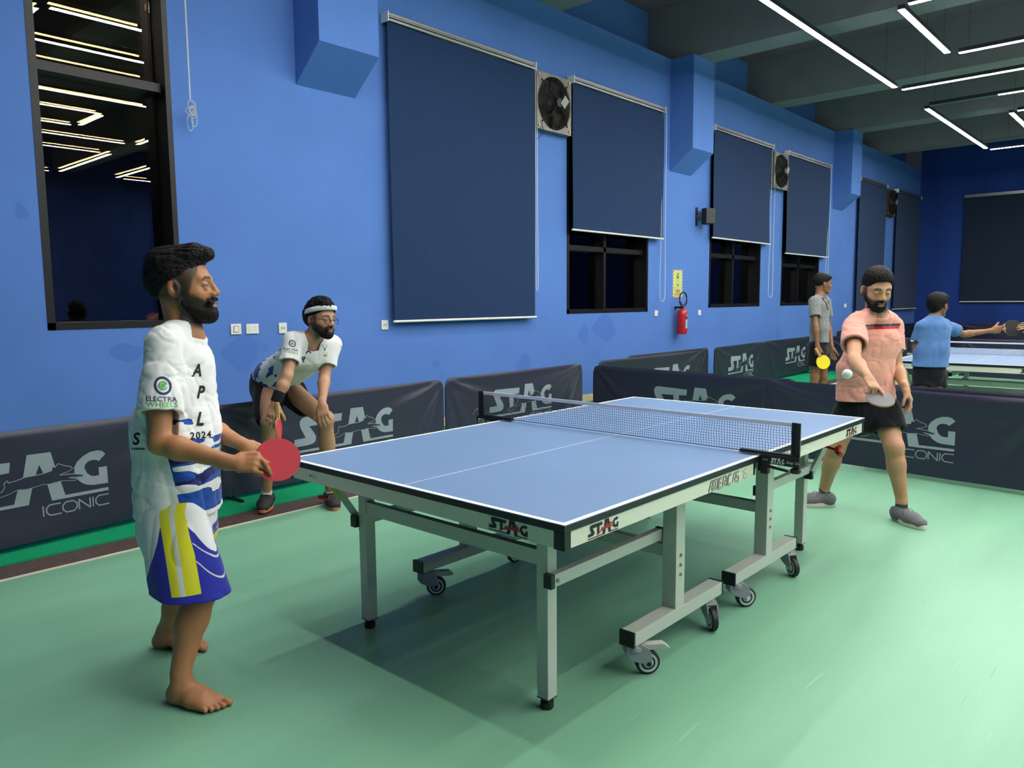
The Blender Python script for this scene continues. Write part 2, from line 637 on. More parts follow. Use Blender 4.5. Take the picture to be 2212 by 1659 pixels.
def window(n, x0, x1, z0, z1, bar_z, mull_x=None, sash=None):
    root = MB()
    yo, yi, t = WALL_Y + .10, WALL_Y + .20, .055
    root.box(x0, x0 + t, WALL_Y - .004, yi, z0, z1).box(x1 - t * .8, x1, WALL_Y - .004, yi, z0, z1)
    root.box(x0, x1, WALL_Y - .004, yi, z0, z0 + t).box(x0, x1, WALL_Y - .004, yi, z1 - t, z1)
    fr = root.build('window_%d' % n, black_frame)
    fr['kind'] = 'structure'
    tr = MB().box(x0 + t, x1 - t, WALL_Y + .06, yi, bar_z - .035, bar_z + .035).build('transom', black_frame, fr)
    if mull_x:
        MB().box(mull_x - .03, mull_x + .03, WALL_Y + .06, yi, z0 + t, z1 - t).build('mullion', black_frame, fr)
    MB().box(x0 + t, x1 - t, yi - .012, yi - .006, z0 + t, z1 - t).build('pane', glass, fr)
    if sash:
        # sash pushed open at the bottom, hinged at the transom
        a, b = sash
        h = bar_z - z0 - .1
        M = Matrix.Translation((0, yi + .01, bar_z - .06)) @ Matrix.Rotation(math.radians(24), 4, 'X')
        mb = MB()
        mb.box(a, b, 0, .04, -.05, 0, 0, M).box(a, b, 0, .04, -h, -h + .05, 0, M).box(a, a + .05, 0, .04, -h, 0, 0, M).box(b - .05, b, 0, .04, -h, 0, 0, M)
        s_ = mb.build('sash', black_frame, fr)
        MB().box(a + .05, b - .05, .015, .02, -h + .05, -.05, 0, M).build('pane', glass, s_)
    return fr


w1 = window(1, *WIN[0], 3.19)
# second leaf of the glazing, a touch out of parallel, whose reflection is the amber one
x0, x1, z0, z1 = WIN[0]
for za, zb, ang in ((z0 + .07, 3.15, .16), (3.23, z1 - .07, .55)):
    M = Matrix.Translation((0, WALL_Y + .225, (za + zb) / 2)) @ Matrix.Rotation(math.radians(ang), 4, 'X')
    MB().box(x0 + .06, x1 - .06, 0, .004, -(zb - za) / 2, (zb - za) / 2, 0, M).build('inner_pane', g2, w1)
window(2, *WIN[1], 2.15, 6.09, None)
window(3, *WIN[2], 2.2, 10.15, None)
window(4, *WIN[3], 2.12, 13.2, None)

# ---------------------------------------------------------------- roller blinds
blind_m = mat('blind_cloth', srgb(32, 54, 90), 0.85, spec=0.15, noise=(30, 0.14, (8, 8, .5)), sheen=.1)
blind_far_m = mat('blind_cloth_grey', srgb(38, 48, 66), 0.85, spec=0.15, noise=(30, 0.14, (8, 8, .5)))
rail_m = mat('brushed_aluminium', srgb(160, 160, 158), 0.35, .85)
white_pl = mat('white_plastic', srgb(232, 230, 220), 0.4)


def blind(x0, x1, ztop, zbot, label, cord=None, bar=True, cloth=blind_m, curl=0.0):
    y = WALL_Y - .085
    t = thing('roller_blind', ((x0 + x1) / 2, y, ztop), label, 'blind', 'roller blinds along the blue wall')
    w = (x1 - x0) / 2
    mb = MB()
    mb.box(-w, w, -.015, .08, -.03, 0).box(-w, w, -.028, -.012, -.052, -.036).box(-w, w, -.03, -.01, -.09, -.062).box(-w, w, .0, .08, -.09, -.03)
    mb.build('head_rail', rail_m, t, bevel=.004)
    for a_ in (-w - .012, w):
        MB().box(a_, a_ + .012, -.035, .08, -.095, .004).build('end_cap', white_pl, t)
    h = ztop - zbot
    nx, nz = 24, 24
    vs, fs = [], []
    for j in range(nz + 1):
        for i in range(nx + 1):
            u, v_ = i / nx, j / nz
            edge = curl * math.exp(-((1 - u) / .12)) * math.sin(v_ * PI)
            vs.append((-w + 2 * w * u - (edge * .6 if u > .5 else 0), -.004 + .006 * math.sin(v_ * 5 + u * 3) + edge, -.06 - (h - .06) * v_))
    for j in range(nz):
        for i in range(nx):
            a = j * (nx + 1) + i
            fs.append((a, a + 1, a + nx + 2, a + nx + 1))
    MB().add(vs, fs).build('cloth', cloth, t, smooth='all')
    if bar:
        MB().tube([(-w - .012, -.006, -h), (w + .012, -.006, -h)], .014, 12).build('bottom_bar', white_pl, t, smooth=True)
    if cord:
        cx, zl, wd = cord
        pts = [(cx - wd / 2, .0, -.08)]
        zb = -(ztop - zl)
        for k in range(1, 9):
            pts.append((cx - wd / 2 * (1 if k < 7 else 1.25), .0, -.08 + (zb + .25 + .08) * k / 8))
        for k in range(1, 8):
            a = PI * k / 8
            pts.append((cx - wd / 2 * 1.4 * math.cos(a), 0, zb + .14 - .14 * math.sin(a)))
        for k in range(8, -1, -1):
            pts.append((cx + wd / 2 * (1 if k < 7 else 1.25), .0, -.08 + (zb + .25 + .08) * k / 8))
        MB().tube(pts, .0045, 5).build('bead_cord', white_pl, t, smooth=True)
    return t


blind(2.06, 4.36, 4.35, 1.22, 'largest navy roller blind, drawn down fully, left of the nearest wall fan', (2.32 / 2 + .03, 1.55, .03))
blind(5.14, 7.43, 4.355, 2.37, 'navy roller blind half down between the nearest fan and the blue hanging column', (2.29 / 2 + .02, 1.4, .12))
blind(9.06, 11.40, 4.365, 2.48, 'navy roller blind beside the black wall speaker, half down', (2.34 / 2 + .08, 1.45, .16), curl=.03)
blind(12.15, 14.45, 4.36, 2.34, 'navy roller blind half down right of the second wall fan', (1.17, 1.5, .12))
blind(16.45, 18.5, 4.34, 1.10, 'navy roller blind drawn down behind the player in pink, left of the third fan')
blind(19.45, 21.7, 4.345, 1.115, 'last navy roller blind next to the room corner, fully down')
# on the far wall
t = thing('roller_blind', (21.85, 1.8, 4.30), 'wide dark grey blind on the deep blue far wall', 'blind', 'blinds on the far wall')
MB().box(-.03, .06, -1.32, 1.32, -.08, 0).build('head_rail', rail_m, t)
MB().box(-.002, .002, -1.3, 1.3, -3.0, -.06).build('cloth', blind_far_m, t)
MB().tube([(0, -1.31, -3.0), (0, 1.31, -3.0)], .016, 10).build('bottom_bar', white_pl, t, smooth=True)

# knotted pull cord near the first window
cm = mat('white_cord', srgb(214, 212, 204), 0.6)
t = thing('pull_cord', (-.05, 4.18, 3.0), 'thin white pull cord tied up in a bundle right of the uncovered window', 'cord')
MB().tube([(-.004, 0, 2.1), (-.003, 0, .1)], .003, 5).tube([(.006, 0, 2.1), (.003, 0, .1)], .003, 5).build('cord', cm, t, smooth=True)
rnd = random.Random(5)
kb = MB()
for k in range(6):
    cx, cz, rx, rz = rnd.uniform(-.012, .02), rnd.uniform(.0, .06), rnd.uniform(.018, .035), rnd.uniform(.03, .05)
    ph = rnd.uniform(0, 6)
    kb.tube([(cx + rx * math.cos(a + ph), .012 * math.sin(2 * a + k), cz + rz * math.sin(a + ph)) for a in [i * .4 for i in range(17)]], .0032, 5)
for cx, cz in ((-.01, -.09), (.028, -.05)):
    kb.tube([(cx + .024 * math.sin(a), .004, cz + .065 * math.cos(a)) for a in [i * .35 for i in range(19)]], .003, 5)
kb.tube([(0, 0, .1), (.02, 0, .075), (.045, .01, .05)], .003, 5)
kb.build('bundle', cm, t, smooth=True)

# ---------------------------------------------------------------- wall fans
fan_plate = mat('fan_plate', srgb(128, 122, 114), 0.5, .5, noise=(9, .25))
fan_dark = mat('fan_dark', srgb(34, 31, 29), 0.5, .3)
fan_rust = mat('fan_plate_dirty', srgb(70, 56, 48), 0.7, .2, noise=(9, .3))
sticker = mat('grey_sticker', srgb(150, 148, 142), .5)


def fan(x, z, s, label, plate=fan_plate):
    t = thing('exhaust_fan', (x, WALL_Y, z), label, 'fan', 'exhaust fans between the blinds')
    h = s / 2
    # plate with a round hole
    mb = MB()
    n = 40
    R = h * .93
    sq = []
    for k in range(n):
        a = 2 * PI * k / n
        c, s_ = math.cos(a), math.sin(a)
        q = h / max(abs(c), abs(s_))
        sq.append((q * c, q * s_))
    ri = [(R * math.cos(2 * PI * k / n), R * math.sin(2 * PI * k / n)) for k in range(n)]
    v = [(p[0], -.10, p[1]) for p in sq] + [(p[0], -.10, p[1]) for p in ri] + [(p[0], -.02, p[1]) for p in ri] + [(p[0], -.0, p[1]) for p in sq]
    f = []
    for k in range(n):
        k2 = (k + 1) % n
        f += [(k, k2, n + k2, n + k), (n + k, n + k2, 2 * n + k2, 2 * n + k), (3 * n + k, 3 * n + k2, k2, k)]
    mb.add(v, f)
    mb.build('plate', plate, t)
    MB().lathe([(0.001, -.012), (R, -.012), (R, -.004), (.001, -.004)], 40, axis='y').build('shutter', fan_dark, t)
    bl = MB()
    for k in range(5):
        a0 = 2 * PI * k / 5
        vs = []
        for rr, tw in ((.06, .5), (R * .5, .38), (R * .93, .25)):
            for da in (-.28, .28):
                a = a0 + da
                vs.append((rr * math.cos(a), -.045 + (.03 if da > 0 else -.03) * tw * 2, rr * math.sin(a)))
        bl.add(vs, [(0, 1, 3, 2), (2, 3, 5, 4)])
    bl.build('blades', fan_dark, t, smooth='all')
    g = MB()
    for k in range(1, 13):
        rr = R * (.16 + .82 * k / 12)
        bul = -.115 - .03 * (1 - (k / 12) ** 2)
        g.tube([(rr * math.cos(a), bul, rr * math.sin(a)) for a in [i * 2 * PI / 36 for i in range(37)]], .0035, 4, caps=False)
    for k in range(18):
        a = k * PI / 9
        g.tube([(.1 * R * math.cos(a), -.15, .1 * R * math.sin(a)), (R * .98 * math.cos(a), -.113, R * .98 * math.sin(a))], .003, 4)
    g.build('wire_guard', fan_dark, t)
    ar = MB()
    for a in (45, 135, 225, 315):
        a = math.radians(a)
        ar.tube([(.05 * math.cos(a), -.17, .05 * math.sin(a)), (R * .6 * math.cos(a + .08), -.165, R * .6 * math.sin(a + .08)), (R * 1.12 * math.cos(a), -.105, R * 1.12 * math.sin(a))], .008, 6)
    ar.build('motor_arms', fan_dark, t)
    MB().lathe([(.001, -.19), (.055, -.19), (.065, -.17), (.065, -.1), (.001, -.1)], 20, axis='y').build('motor', fan_dark, t, smooth=True)
    for k, (sx, sz) in enumerate(((1, 1), (-1, 1), (1, -1), (-1, -1))):
        MB().lathe([(.001, -.112), (.014, -.112), (.016, -.1), (.001, -.1)], 10, M=Matrix.Translation((sx * h * .88, 0, sz * h * .88)), axis='y').build('bolt', rail_m, t)
    M = Matrix.Translation((.10, -.195, .02)) @ Matrix.Rotation(math.radians(40), 4, 'Y')
    MB().box(-.05, .05, 0, .004, -.07, .07, 0, M).build('label_plate', sticker, t)
    MB().tube([(-h * .75, -.11, -h * .8), (-h * .7, -.12, -h * 1.1), (-h * .85, -.08, -h * 1.35), (-h * 1.1, -.05, -h * 1.42)], .005, 6).build('cable', fan_dark, t, smooth=True)
    return t


fan(4.74, 3.925, .70, 'square exhaust fan with round wire guard, nearest and largest of the wall fans')
fan(11.80, 3.91, .68, 'square exhaust fan right of the black speaker, middle one of the wall fans')
fan(18.95, 3.93, .68, 'brown dirty exhaust fan furthest along the wall near the corner', fan_rust)

# ---------------------------------------------------------------- switches, sockets
dk = mat('socket_holes', srgb(60, 50, 48), .6)


def plate(x, z, w, h, kind, label, group=None):
    t = thing('wall_' + ('switch' if kind in ('sw', 'blank') else 'socket'), (x, WALL_Y, z), label, 'switch' if kind in ('sw', 'blank') else 'socket', group)
    MB().box(-w / 2, w / 2, -.012, 0, -h / 2, h / 2).build('plate', white_pl, t, bevel=.004)
    g = MB()
    if kind == 'sw':
        MB().box(-w * .22, w * .22, -.017, -.01, -h * .26, h * .26).build('rocker', white_pl, t, bevel=.002)
        g.box(-w * .26, w * .26, -.0128, -.0118, -h * .3, h * .3)
    if kind == 'sock':
        MB().box(-w * .28, -w * .04, -.016, -.01, -h * .26, h * .26).build('rocker', white_pl, t, bevel=.002)
        for dx, dz in ((0, .012), (-.008, -.006), (.008, -.006)):
            g.box(w * .18 + dx - .002, w * .18 + dx + .002, -.0128, -.0118, dz - .002, dz + .002)
    if kind == 'data':
        for dx in (-.012, .012):
            g.box(dx - .008, dx + .008, -.0128, -.0118, -.010, -.007).box(dx - .008, dx + .008, -.0128, -.0118, .007, .010).box(dx - .008, dx - .005, -.0128, -.0118, -.010, .010).box(dx + .005, dx + .008, -.0128, -.0118, -.010, .010)
    if g.v:
        g.build('marking', dk, t)
    return t


plate(.315, 1.195, .10, .095, 'sw', 'white single switch plate on the wall, leftmost of the row of plates')
plate(.475, 1.193, .125, .09, 'sock', 'white double-width socket plate right beside the leftmost switch')
plate(.785, 1.19, .085, .10, 'data', 'white twin data socket behind the shoulder of the man bending forward')
plate(1.995, 1.185, .09, .10, 'data', 'white twin data socket at the lower left corner of the largest blind')
plate(7.40, 1.215, .09, .09, 'blank', 'small white plate left of the red fire extinguisher')
plate(8.80, 1.20, .09, .09, 'blank', 'small white plate right of the red fire extinguisher')
plate(15.97, 1.25, .14, .09, 'blank', 'tiny white plate between the tall boy and the pink shirt')

# ---------------------------------------------------------------- speaker
spk = mat('speaker_black', srgb(26, 27, 31), .6)
t = thing('wall_speaker', (8.66, WALL_Y, 2.81), 'small black loudspeaker bracketed to the wall left of a half-drawn blind', 'speaker')
MB().box(-.05, .0, -.02, 0, -.15, .15).build('wall_bracket', spk, t)
MB().beam((-.02, -.01, 0), (.03, -.08, 0), .04, .06).build('arm', spk, t)
M = Matrix.Translation((.10, -.14, 0)) @ Matrix.Rotation(math.radians(-28), 4, 'Z')
MB().prism([(-.09, -.10), (.09, -.10), (.10, .02), (.05, .09), (-.05, .09), (-.10, .02)], -.13, .13, 0, M).build('cabinet', spk, t, bevel=.01)
MB().box(-.085, .085, -.108, -.10, -.12, .12, 0, M).build('grille', mat('speaker_grille', srgb(70, 68, 66), .7), t)

# ---------------------------------------------------------------- fire sign
lime = mat('photoluminescent_green', srgb(190, 226, 130), .6)
cream_s = mat('sign_cream', srgb(236, 228, 170), .6)
red_p = mat('sign_red', srgb(196, 60, 34), .6)
t = thing('fire_sign', (8.055, WALL_Y, 1.683), 'upright pale green FIRE EXTINGUISHER sign with red striped border above the extinguisher', 'sign')
sw, sh = .30, .45
MB().box(-sw / 2, sw / 2, -.006, 0, -sh / 2, sh / 2).build('board', cream_s, t)
lay = []


def rect(x0, x1, y0, y1):
    return [(x0, y0), (x1, y0), (x1, y1), (x0, y1)]


lay.append(([rect(-.115, .115, -.055, .195), rect(-.115, .115, -.195, -.082)], lime, .001))
red = []
k = -sw / 2
while k < sw / 2 - .02:
    for yb in (.203, -.075, -.222):
        red.append([(k, yb), (k + .018, yb), (k + .034, yb + .017), (k + .016, yb + .017)])
    k += .042
k = -sh / 2
while k < sh / 2 - .03:
    for xb in (-sw / 2 + .004, sw / 2 - .030):
        red.append([(xb, k), (xb + .024, k + .018), (xb + .024, k + .034), (xb, k + .016)])
    k += .05
red += [rect(-.03, .03, .085, .13), rect(-.03, .03, -.035, -.01), rect(-.03, -.024, -.035, .1), rect(.024, .03, -.035, .1)]
red += [[(-.03, .14), (.03, .14), (.014, .165), (-.014, .165)], [(-.012, .165), (.05, .18), (.05, .186), (-.012, .175)]] + stroke_polys([(-.045, .1), (-.05, .15), (-.02, .178)], .006)
red += xf(text_flat('FIRE', .075, align='CENTER', bold=.002), 1, 1, 0, -.145)
red += xf(text_flat('EXTINGUISHER', .03, align='CENTER', bold=.001), 1, 1, 0, -.182)
lay.append((red, red_p, .002))
decal('sign_print', lay, lambda u, v, l: (u, -.006 - l, v), t)

# ---------------------------------------------------------------- fire extinguisher
ext_r = mat('extinguisher_red', srgb(190, 28, 34), .3, coat=.3)
blk = mat('black_rubber', srgb(20, 20, 22), .6)
t = thing('fire_extinguisher', (8.0, 4.17, .865), 'red powder fire extinguisher with coiled black hose hanging below the sign', 'extinguisher')
MB().lathe([(.001, .012), (.05, .0), (.078, .004), (.084, .03), (.085, .33), (.078, .375), (.05, .405), (.028, .415), (.026, .44), (.001, .44)], 28).build('cylinder', ext_r, t, smooth=True)
MB().box(-.03, .03, -.02, .13, .42, .45).build('wall_hook', black_frame, t)
MB().tube([(0, 0, .43), (0, 0, .47)], .02, 12).build('valve', rail_m, t)
mb = MB().beam((-.02, -.01, .475), (.085, -.03, .50), .02, .008).beam((-.02, -.01, .46), (.08, -.03, .455), .02, .008)
mb.build('handle', blk, t)
hp = []
for i in range(28):
    a = math.radians(-60 + i * 12.0)
    hp.append((-.03 + .115 * math.cos(a + .2), -.03, .565 + .115 * math.sin(a + .2)))
MB().tube([(0, -.01, .46)] + [(-.05, -.03, .44)] + hp[::-1][2:], .012, 8).build('hose', blk, t, smooth=True)
MB().tube([(-.07, -.02, .47), (-.07, -.02, .53)], .009, 8).build('safety_pin', ext_r, t)


def wrap(r):
    return lambda u, v, l: ((r + l) * math.sin(u / r), -(r + l) * math.cos(u / r), v)


decal('label_print', [([rect(-.025, .10, .245, .285)], mat('label_blue', srgb(40, 52, 120), .5), .001),
                      ([rect(-.03, .06, .10, .24)], mat('label_pale', srgb(160, 205, 220), .5), .001), ([rect(.06, .10, .10, .24)], mat('label_pink', srgb(220, 170, 180), .5), .001),
                      (xf(text_flat('POWDER', .028, bold=.0012), 1, 1, -.02, .30), white_pl, .001), (xf(text_flat('ABC', .03), 1, 1, .02, .253), cream_s, .0018)] +
      [([rect(-.022, .05, .115 + k * .02, .119 + k * .02)], mat('label_blue', (0, 0, 0)), .0018) for k in range(6)], wrap(.085), t, .01)

# ---------------------------------------------------------------- linear ceiling lights
tube_on = mat('light_tube', (1, 1, 1), .5, emit=((1.0, .985, .96), TUBE_EMIT))
tube_off = mat('light_tube_off', srgb(120, 150, 146), .4)
housing = mat('light_housing', srgb(40, 42, 44), .6)
ZL = 4.9


def light(x0, y0, x1, y1, label, off=0.0, grp='linear ceiling lights in nested rectangles'):
    cx, cy = (x0 + x1) / 2, (y0 + y1) / 2
    t = thing('linear_light', (cx, cy, ZL), label, 'ceiling light', grp)
    ax = abs(x1 - x0) > abs(y1 - y0)
    L = abs(x1 - x0) / 2 if ax else abs(y1 - y0) / 2
    w = .037

    def bx(a, b, ww, z0, z1):
        return MB().box(a, b, -ww, ww, z0, z1) if ax else MB().box(-ww, ww, a, b, z0, z1)
    bx(-L, L, w + .004, -.008, .05).build('housing', housing, t)
    if off:
        bx(L - off, L, w, -.012, -.007).build('dead_diffuser', tube_off, t)
        bx(-L, L - off, w, -.012, -.007).build('diffuser', tube_on, t)
    else:
        bx(-L, L, w, -.012, -.007).build('diffuser', tube_on, t)
    for s in (-.8, .8):
        p = (s * L, 0, .05) if ax else (0, s * L, .05)
        MB().tube([p, (p[0], p[1], 6.0 - ZL)], .002, 4).build('suspension_wire', housing, t)
    return t
OUTLAB = {}


def rects(x0, yc, tagk, far=False):
    """one nested pair of light rectangles: outer 5.3 long, inner 2.35 long"""
    yo, yi = 1.75, .66
    xo1, xi0, xi1 = x0 + 5.25, x0 + 1.48, x0 + 3.72
    A = tagk
    light(x0, yc + yo, xo1 - .12, yc + yo, A[0])
    light(x0, yc - yo, xo1 - .12, yc - yo, A[1])
    light(xo1 + .12, yc - yo + .1, xo1 + .12, yc + yo - .05, A[2])
    light(x0 - .22, yc - yo + .1, x0 - .22, yc + yo - .1, A[3], off=A[8] if len(A) > 8 else 0)
    light(xi0, yc + yi, xi1, yc + yi, A[4])
    light(xi0, yc - yi, xi1, yc - yi, A[5])
    light(xi1 + .13, yc - yi + .1, xi1 + .13, yc + yi - .12, A[6])
    light(xi0 - .12, yc - yi + .1, xi0 - .12, yc + yi - .12, A[7])


HID = 'ceiling light tube beyond the frame, in the row above the near table'
# rows above the hall beside the blue wall
rects(5.75, .17, ['longest bright light tube running from the top edge towards the centre of the ceiling', 'light tube hidden past the right edge above the far table, parallel to the wall',
                  'light tube running off the right edge from the end of the longest tube', 'first cross tube of the ceiling group above the pink shirt player, out of frame',
                  'short bright tube left of the upper right corner, running away from the camera', 'inner parallel tube past the right edge of the picture',
                  'cross tube at the right edge just after the short inner tube', 'tube whose end just shows at the top edge near the right corner'])
rects(12.85, .17, ['bright tube nearest the far wall, running towards the corner', 'tube past the right edge in the farthest light group',
                   'short tube at the right edge closest to the far wall', 'half dead cross tube with a grey unlit end, behind the longest cross tube',
                   'inner tube at the right edge in the farthest light group', 'inner tube beyond the right edge in the farthest light group',
                   'inner cross tube beyond the right edge, far end', 'inner cross tube tip at the right edge, farthest group', 1.07])
rects(-1.25, .17, ['outer tube of the light group over the near table, seen only mirrored in the window' if i == 0 else HID for i in range(8)])
for o in [o for o in C.objects if o.get('label') == HID]:
    o['group'] = 'ceiling lights above the near table'
for x0, yc in ((-1.25, -4.75), (5.75, -4.75), (-1.25, -9.65), (5.75, -9.65)):
    rects(x0, yc, ['ceiling light tube over the second row of tables, outside the frame'] * 8)
for o in [o for o in C.objects if o.get('label', '').startswith('ceiling light tube over the second')]:
    o['group'] = 'ceiling lights over the second row'

# ================================================================ table tennis tables
top_m = mat('table_blue', srgb(114, 142, 178), 0.36, spec=.5, noise=(3.0, .025))
line_m = mat('line_white', srgb(236, 238, 232), .5)
edge_m = mat('table_edge_black', srgb(22, 24, 26), .5)
apron_m = mat('apron_cream', srgb(214, 216, 196), .45)
steel_m = mat('leg_grey_paint', srgb(182, 188, 176), .42, .05)
cast_m = mat('caster_grey', srgb(138, 142, 146), .45)
tyre_m = mat('tyre_black', srgb(26, 28, 30), .6)
hub_m = mat('wheel_white', srgb(200, 206, 204), .4)
black_p = mat('black_plastic', srgb(16, 17, 19), .45)
print_k = mat('print_black', srgb(18, 18, 20), .6)
print_r = mat('print_red', srgb(176, 38, 34), .6)
yellow_t = mat('warning_tape_yellow', srgb(196, 210, 40), .6)
red_pl = mat('red_plastic', srgb(170, 20, 30), .35)
bolt_m = mat('bolt_zinc', srgb(150, 155, 150), .35, .7)
HL, HW, TZ = 1.356, .7625, .76


def logo_layers(k, r, w, h, ox=0, oy=0, under=False):
    L = [(xf(LOGO_S + LOGO_T + LOGO_A + LOGO_G, w, h, ox, oy), k, .0008), (xf(LOGO_DEER, w, h, ox, oy), r, .0016)]
    return L


def caster(parent, x, y, rot, brake=False):
    """swivel caster whose stem stands at (x, y); the wheel trails in direction rot"""
    M = Matrix.Translation((x, y, 0)) @ Matrix.Rotation(rot, 4, 'Z')
    br = MB()
    br.lathe([(.001, .130), (.024, .130), (.026, .122), (.034, .116), (.036, .100), (.001, .100)], 18, M=M)
    X = Matrix(((1, 0, 0, 0), (0, 0, 1, 0), (0, 1, 0, 0), (0, 0, 0, 1)))
    # fork: two cheek plates curving down to the axle
    ch = [(-.036, .122), (.026, .124), (.052, .110), (.062, .090), (.066, .072), (.068, .056), (.062, .040), (.048, .038), (.030, .050), (.002, .058), (-.022, .070), (-.036, .090)]
    for s in (-1, 1):
        br.prism(ch, s * .019, s * .026, 0, M @ X)
    br.prism([(-.036, .122), (.026, .124), (.050, .110), (.04, .098), (-.030, .080)], -.024, .024, 0, M @ X)
    b = br.build('caster_bracket', cast_m, parent, bevel=.002)
    W = M @ Matrix.Translation((.054, 0, .0475)) @ Matrix.Rotation(PI / 2, 4, 'X')
    MB().lathe([(.032, -.014), (.042, -.014), (.0475, -.009), (.0475, .009), (.042, .014), (.032, .014)], 34, M=W).build('caster_tyre', tyre_m, b, smooth=True)
    MB().lathe([(.001, -.017), (.018, -.0165), (.022, -.012), (.030, -.0148), (.037, -.0148), (.037, .0148), (.030, .0148), (.022, .012), (.018, .0165), (.001, .017)], 34, M=W).build('caster_hub', hub_m, b, smooth=True)
    MB().lathe([(.001, -.029), (.009, -.029), (.009, .029), (.001, .029)], 12, M=W).build('axle_cap', black_p if brake else hub_m, b)
    if brake:
        MB().prism([(.0, .114), (.04, .122), (.115, .122), (.140, .102), (.112, .098), (.05, .100)], -.017, .017, 0, M @ X).build('brake_pedal', mat('brake_grey', srgb(178, 178, 172), .45), b, bevel=.002)
    return b


def make_table(loc, label):
    t = thing('table_tennis_table', loc, label, 'table')
    for s in (-1, 1):
        xa, xb = sorted((s * .002, s * HL))
        b = MB().box(xa, xb, -HW, HW, TZ - .003, TZ - .0002)
        bd = b.build('table_half', top_m, t)
        # white lines: end line, side lines, centre line
        l = MB()
        l.box(*sorted((s * (HL - .02), s * HL)), -HW, HW, TZ - .0002, TZ)
        for q in (-1, 1):
            l.box(*sorted((s * .002, s * (HL - .02))), *sorted((q * (HW - .02), q * HW)), TZ - .0002, TZ)
        l.box(*sorted((s * .003, s * (HL - .02))), -.0015, .0015, TZ - .0002, TZ + .0001)
        l.build('court_lines', line_m, bd)
        MB().box(xa + .0, xb - .0, -HW + .0005, HW - .0005, TZ - .025, TZ - .003).build('edge_band', edge_m, bd)
        # steel apron under the edge
        a = MB()
        e = HL - .004
        zlo, zhi = TZ - .079, TZ - .026
        for q in (-1, 1):
            a.box(*sorted((s * .06, s * (e - .03))), *sorted((q * (HW - .004), q * (HW - .03))), zlo, zhi)
        a.box(*sorted((s * e, s * (e - .026))), -HW + .03, HW - .03, zlo, zhi)
        ap = a.build('apron', apron_m, bd)
        for q in (-1, 1):
            MB().box(*sorted((s * (e + .002), s * (e - .03))), *sorted((q * (HW - .002), q * (HW - .045))), zlo - .004, zhi).build('corner_guard', black_p, bd, bevel=.002)
            MB().box(*sorted((s * .042, s * .062)), *sorted((q * (HW - .003), q * (HW - .032))), zlo, zhi).build('apron_cap', black_p, bd, bevel=.002)
        # folding end legs
        lx, ly = s * 1.131, .506
        for q in (-1, 1):
            lg = MB().box(lx - .025, lx + .025, q * ly - .025, q * ly + .025, .042, TZ - .03).build('leg', steel_m, t, bevel=.002)
            MB().lathe([(.001, 0), (.021, 0), (.024, .006), (.024, .026), (.016, .030), (.016, .044), (.001, .044)], 20, M=Matrix.Translation((lx, q * ly, 0))).build('foot_pad', black_p, lg, smooth=True)
            MB().box(lx - .0255, lx + .0255, q * ly - .0255, q * ly + .0255, .040, .044).build('leg_cap', black_p, lg)
        MB().box(lx - .02, lx + .012, -ly + .025, ly - .025, .518, .573).build('cross_bar', steel_m, t, bevel=.002)
        for q in (-1, 1):
            # long bar from the leg to the wheeled post
            xa, xb = sorted((s * 1.166, s * .46))
            yb0, yb1 = sorted((q * .531, q * .561))
            br = MB().box(xa, xb, yb0, yb1, .458, .503).build('side_bar', steel_m, t, bevel=.002)
            cx = s * 1.166
            MB().box(cx - .010, cx + .010, min(yb0, yb1) - .002, max(yb0, yb1) + .002, .456, .505).build('bar_cap', black_p, br)
            cx = s * .455
            MB().box(cx - .008, cx + .008, min(yb0, yb1) - .002, max(yb0, yb1) + .002, .456, .505).build('bar_cap', black_p, br)
            MB().lathe([(.001, 0), (.007, 0), (.007, .006), (.001, .008)], 8, M=Matrix.Translation((s * 1.14, q * .561, .48)) @ Matrix.Rotation(-q * PI / 2, 4, 'X')).build('bolt', bolt_m, br)
            # folding brace at each end of the table
            if s * q < 0:
                MB().beam((s * 1.240, q * .625, .68), (s * 1.112, q * .56, .445), .022, .03).build('brace', steel_m, t)
                MB().box(*sorted((s * 1.095, s * 1.125)), *sorted((q * .531, q * .575)), .425, .47).build('brace_pivot', black_p, t)
            # wheeled carriage: post on a floor beam
            px = s * .43
            po = MB().box(px - .035, px + .035, *sorted((q * .565, q * .628)), .175, TZ - .03).build('post', steel_m, t, bevel=.002)
            for zz in (.36, .40, .32):
                MB().lathe([(.001, 0), (.007, 0), (.007, .006), (.001, .008)], 8, M=Matrix.Translation((px, q * .628, zz)) @ Matrix.Rotation(-q * PI / 2, 4, 'X')).build('bolt', bolt_m, po)
            xa, xb = sorted((s * .065, s * .765))
            ba = MB().box(xa, xb, *sorted((q * .568, q * .63)), .128, .183).build('base_beam', steel_m, t, bevel=.002)
            for cx in (s * .768, s * .062):
                MB().box(cx - .005, cx + .005, *sorted((q * .566, q * .632)), .126, .185).build('end_cap', black_p, ba)
            if s < 0:
                caster(ba, -.725, q * .60, math.radians(-42), True)
                caster(ba, -.135, q * .60, math.radians(-132 if q < 0 else -10))
            else:
                caster(ba, .125, q * .60, math.radians(-38))
                caster(ba, .725, q * .60, math.radians(-126), False)
        MB().box(s * .43 - .02, s * .43 + .02, -.565, .565, .385, .435).build('cross_bar', mat('leg_grey_paint', (0, 0, 0)), t)
        MB().box(s * .44 - .015, s * .44 + .015, -.565, .565, .60, .64).build('cross_bar', steel_m, t)
    # locking details seen at the corners
    MB().beam((-1.252, .620, .665), (-1.205, .600, .58), .026, .012).build('warning_tape', yellow_t, t)
    MB().tube([(-1.215, .66, .575), (-1.24, .70, .575)], .010, 10).build('release_knob', red_pl, t)
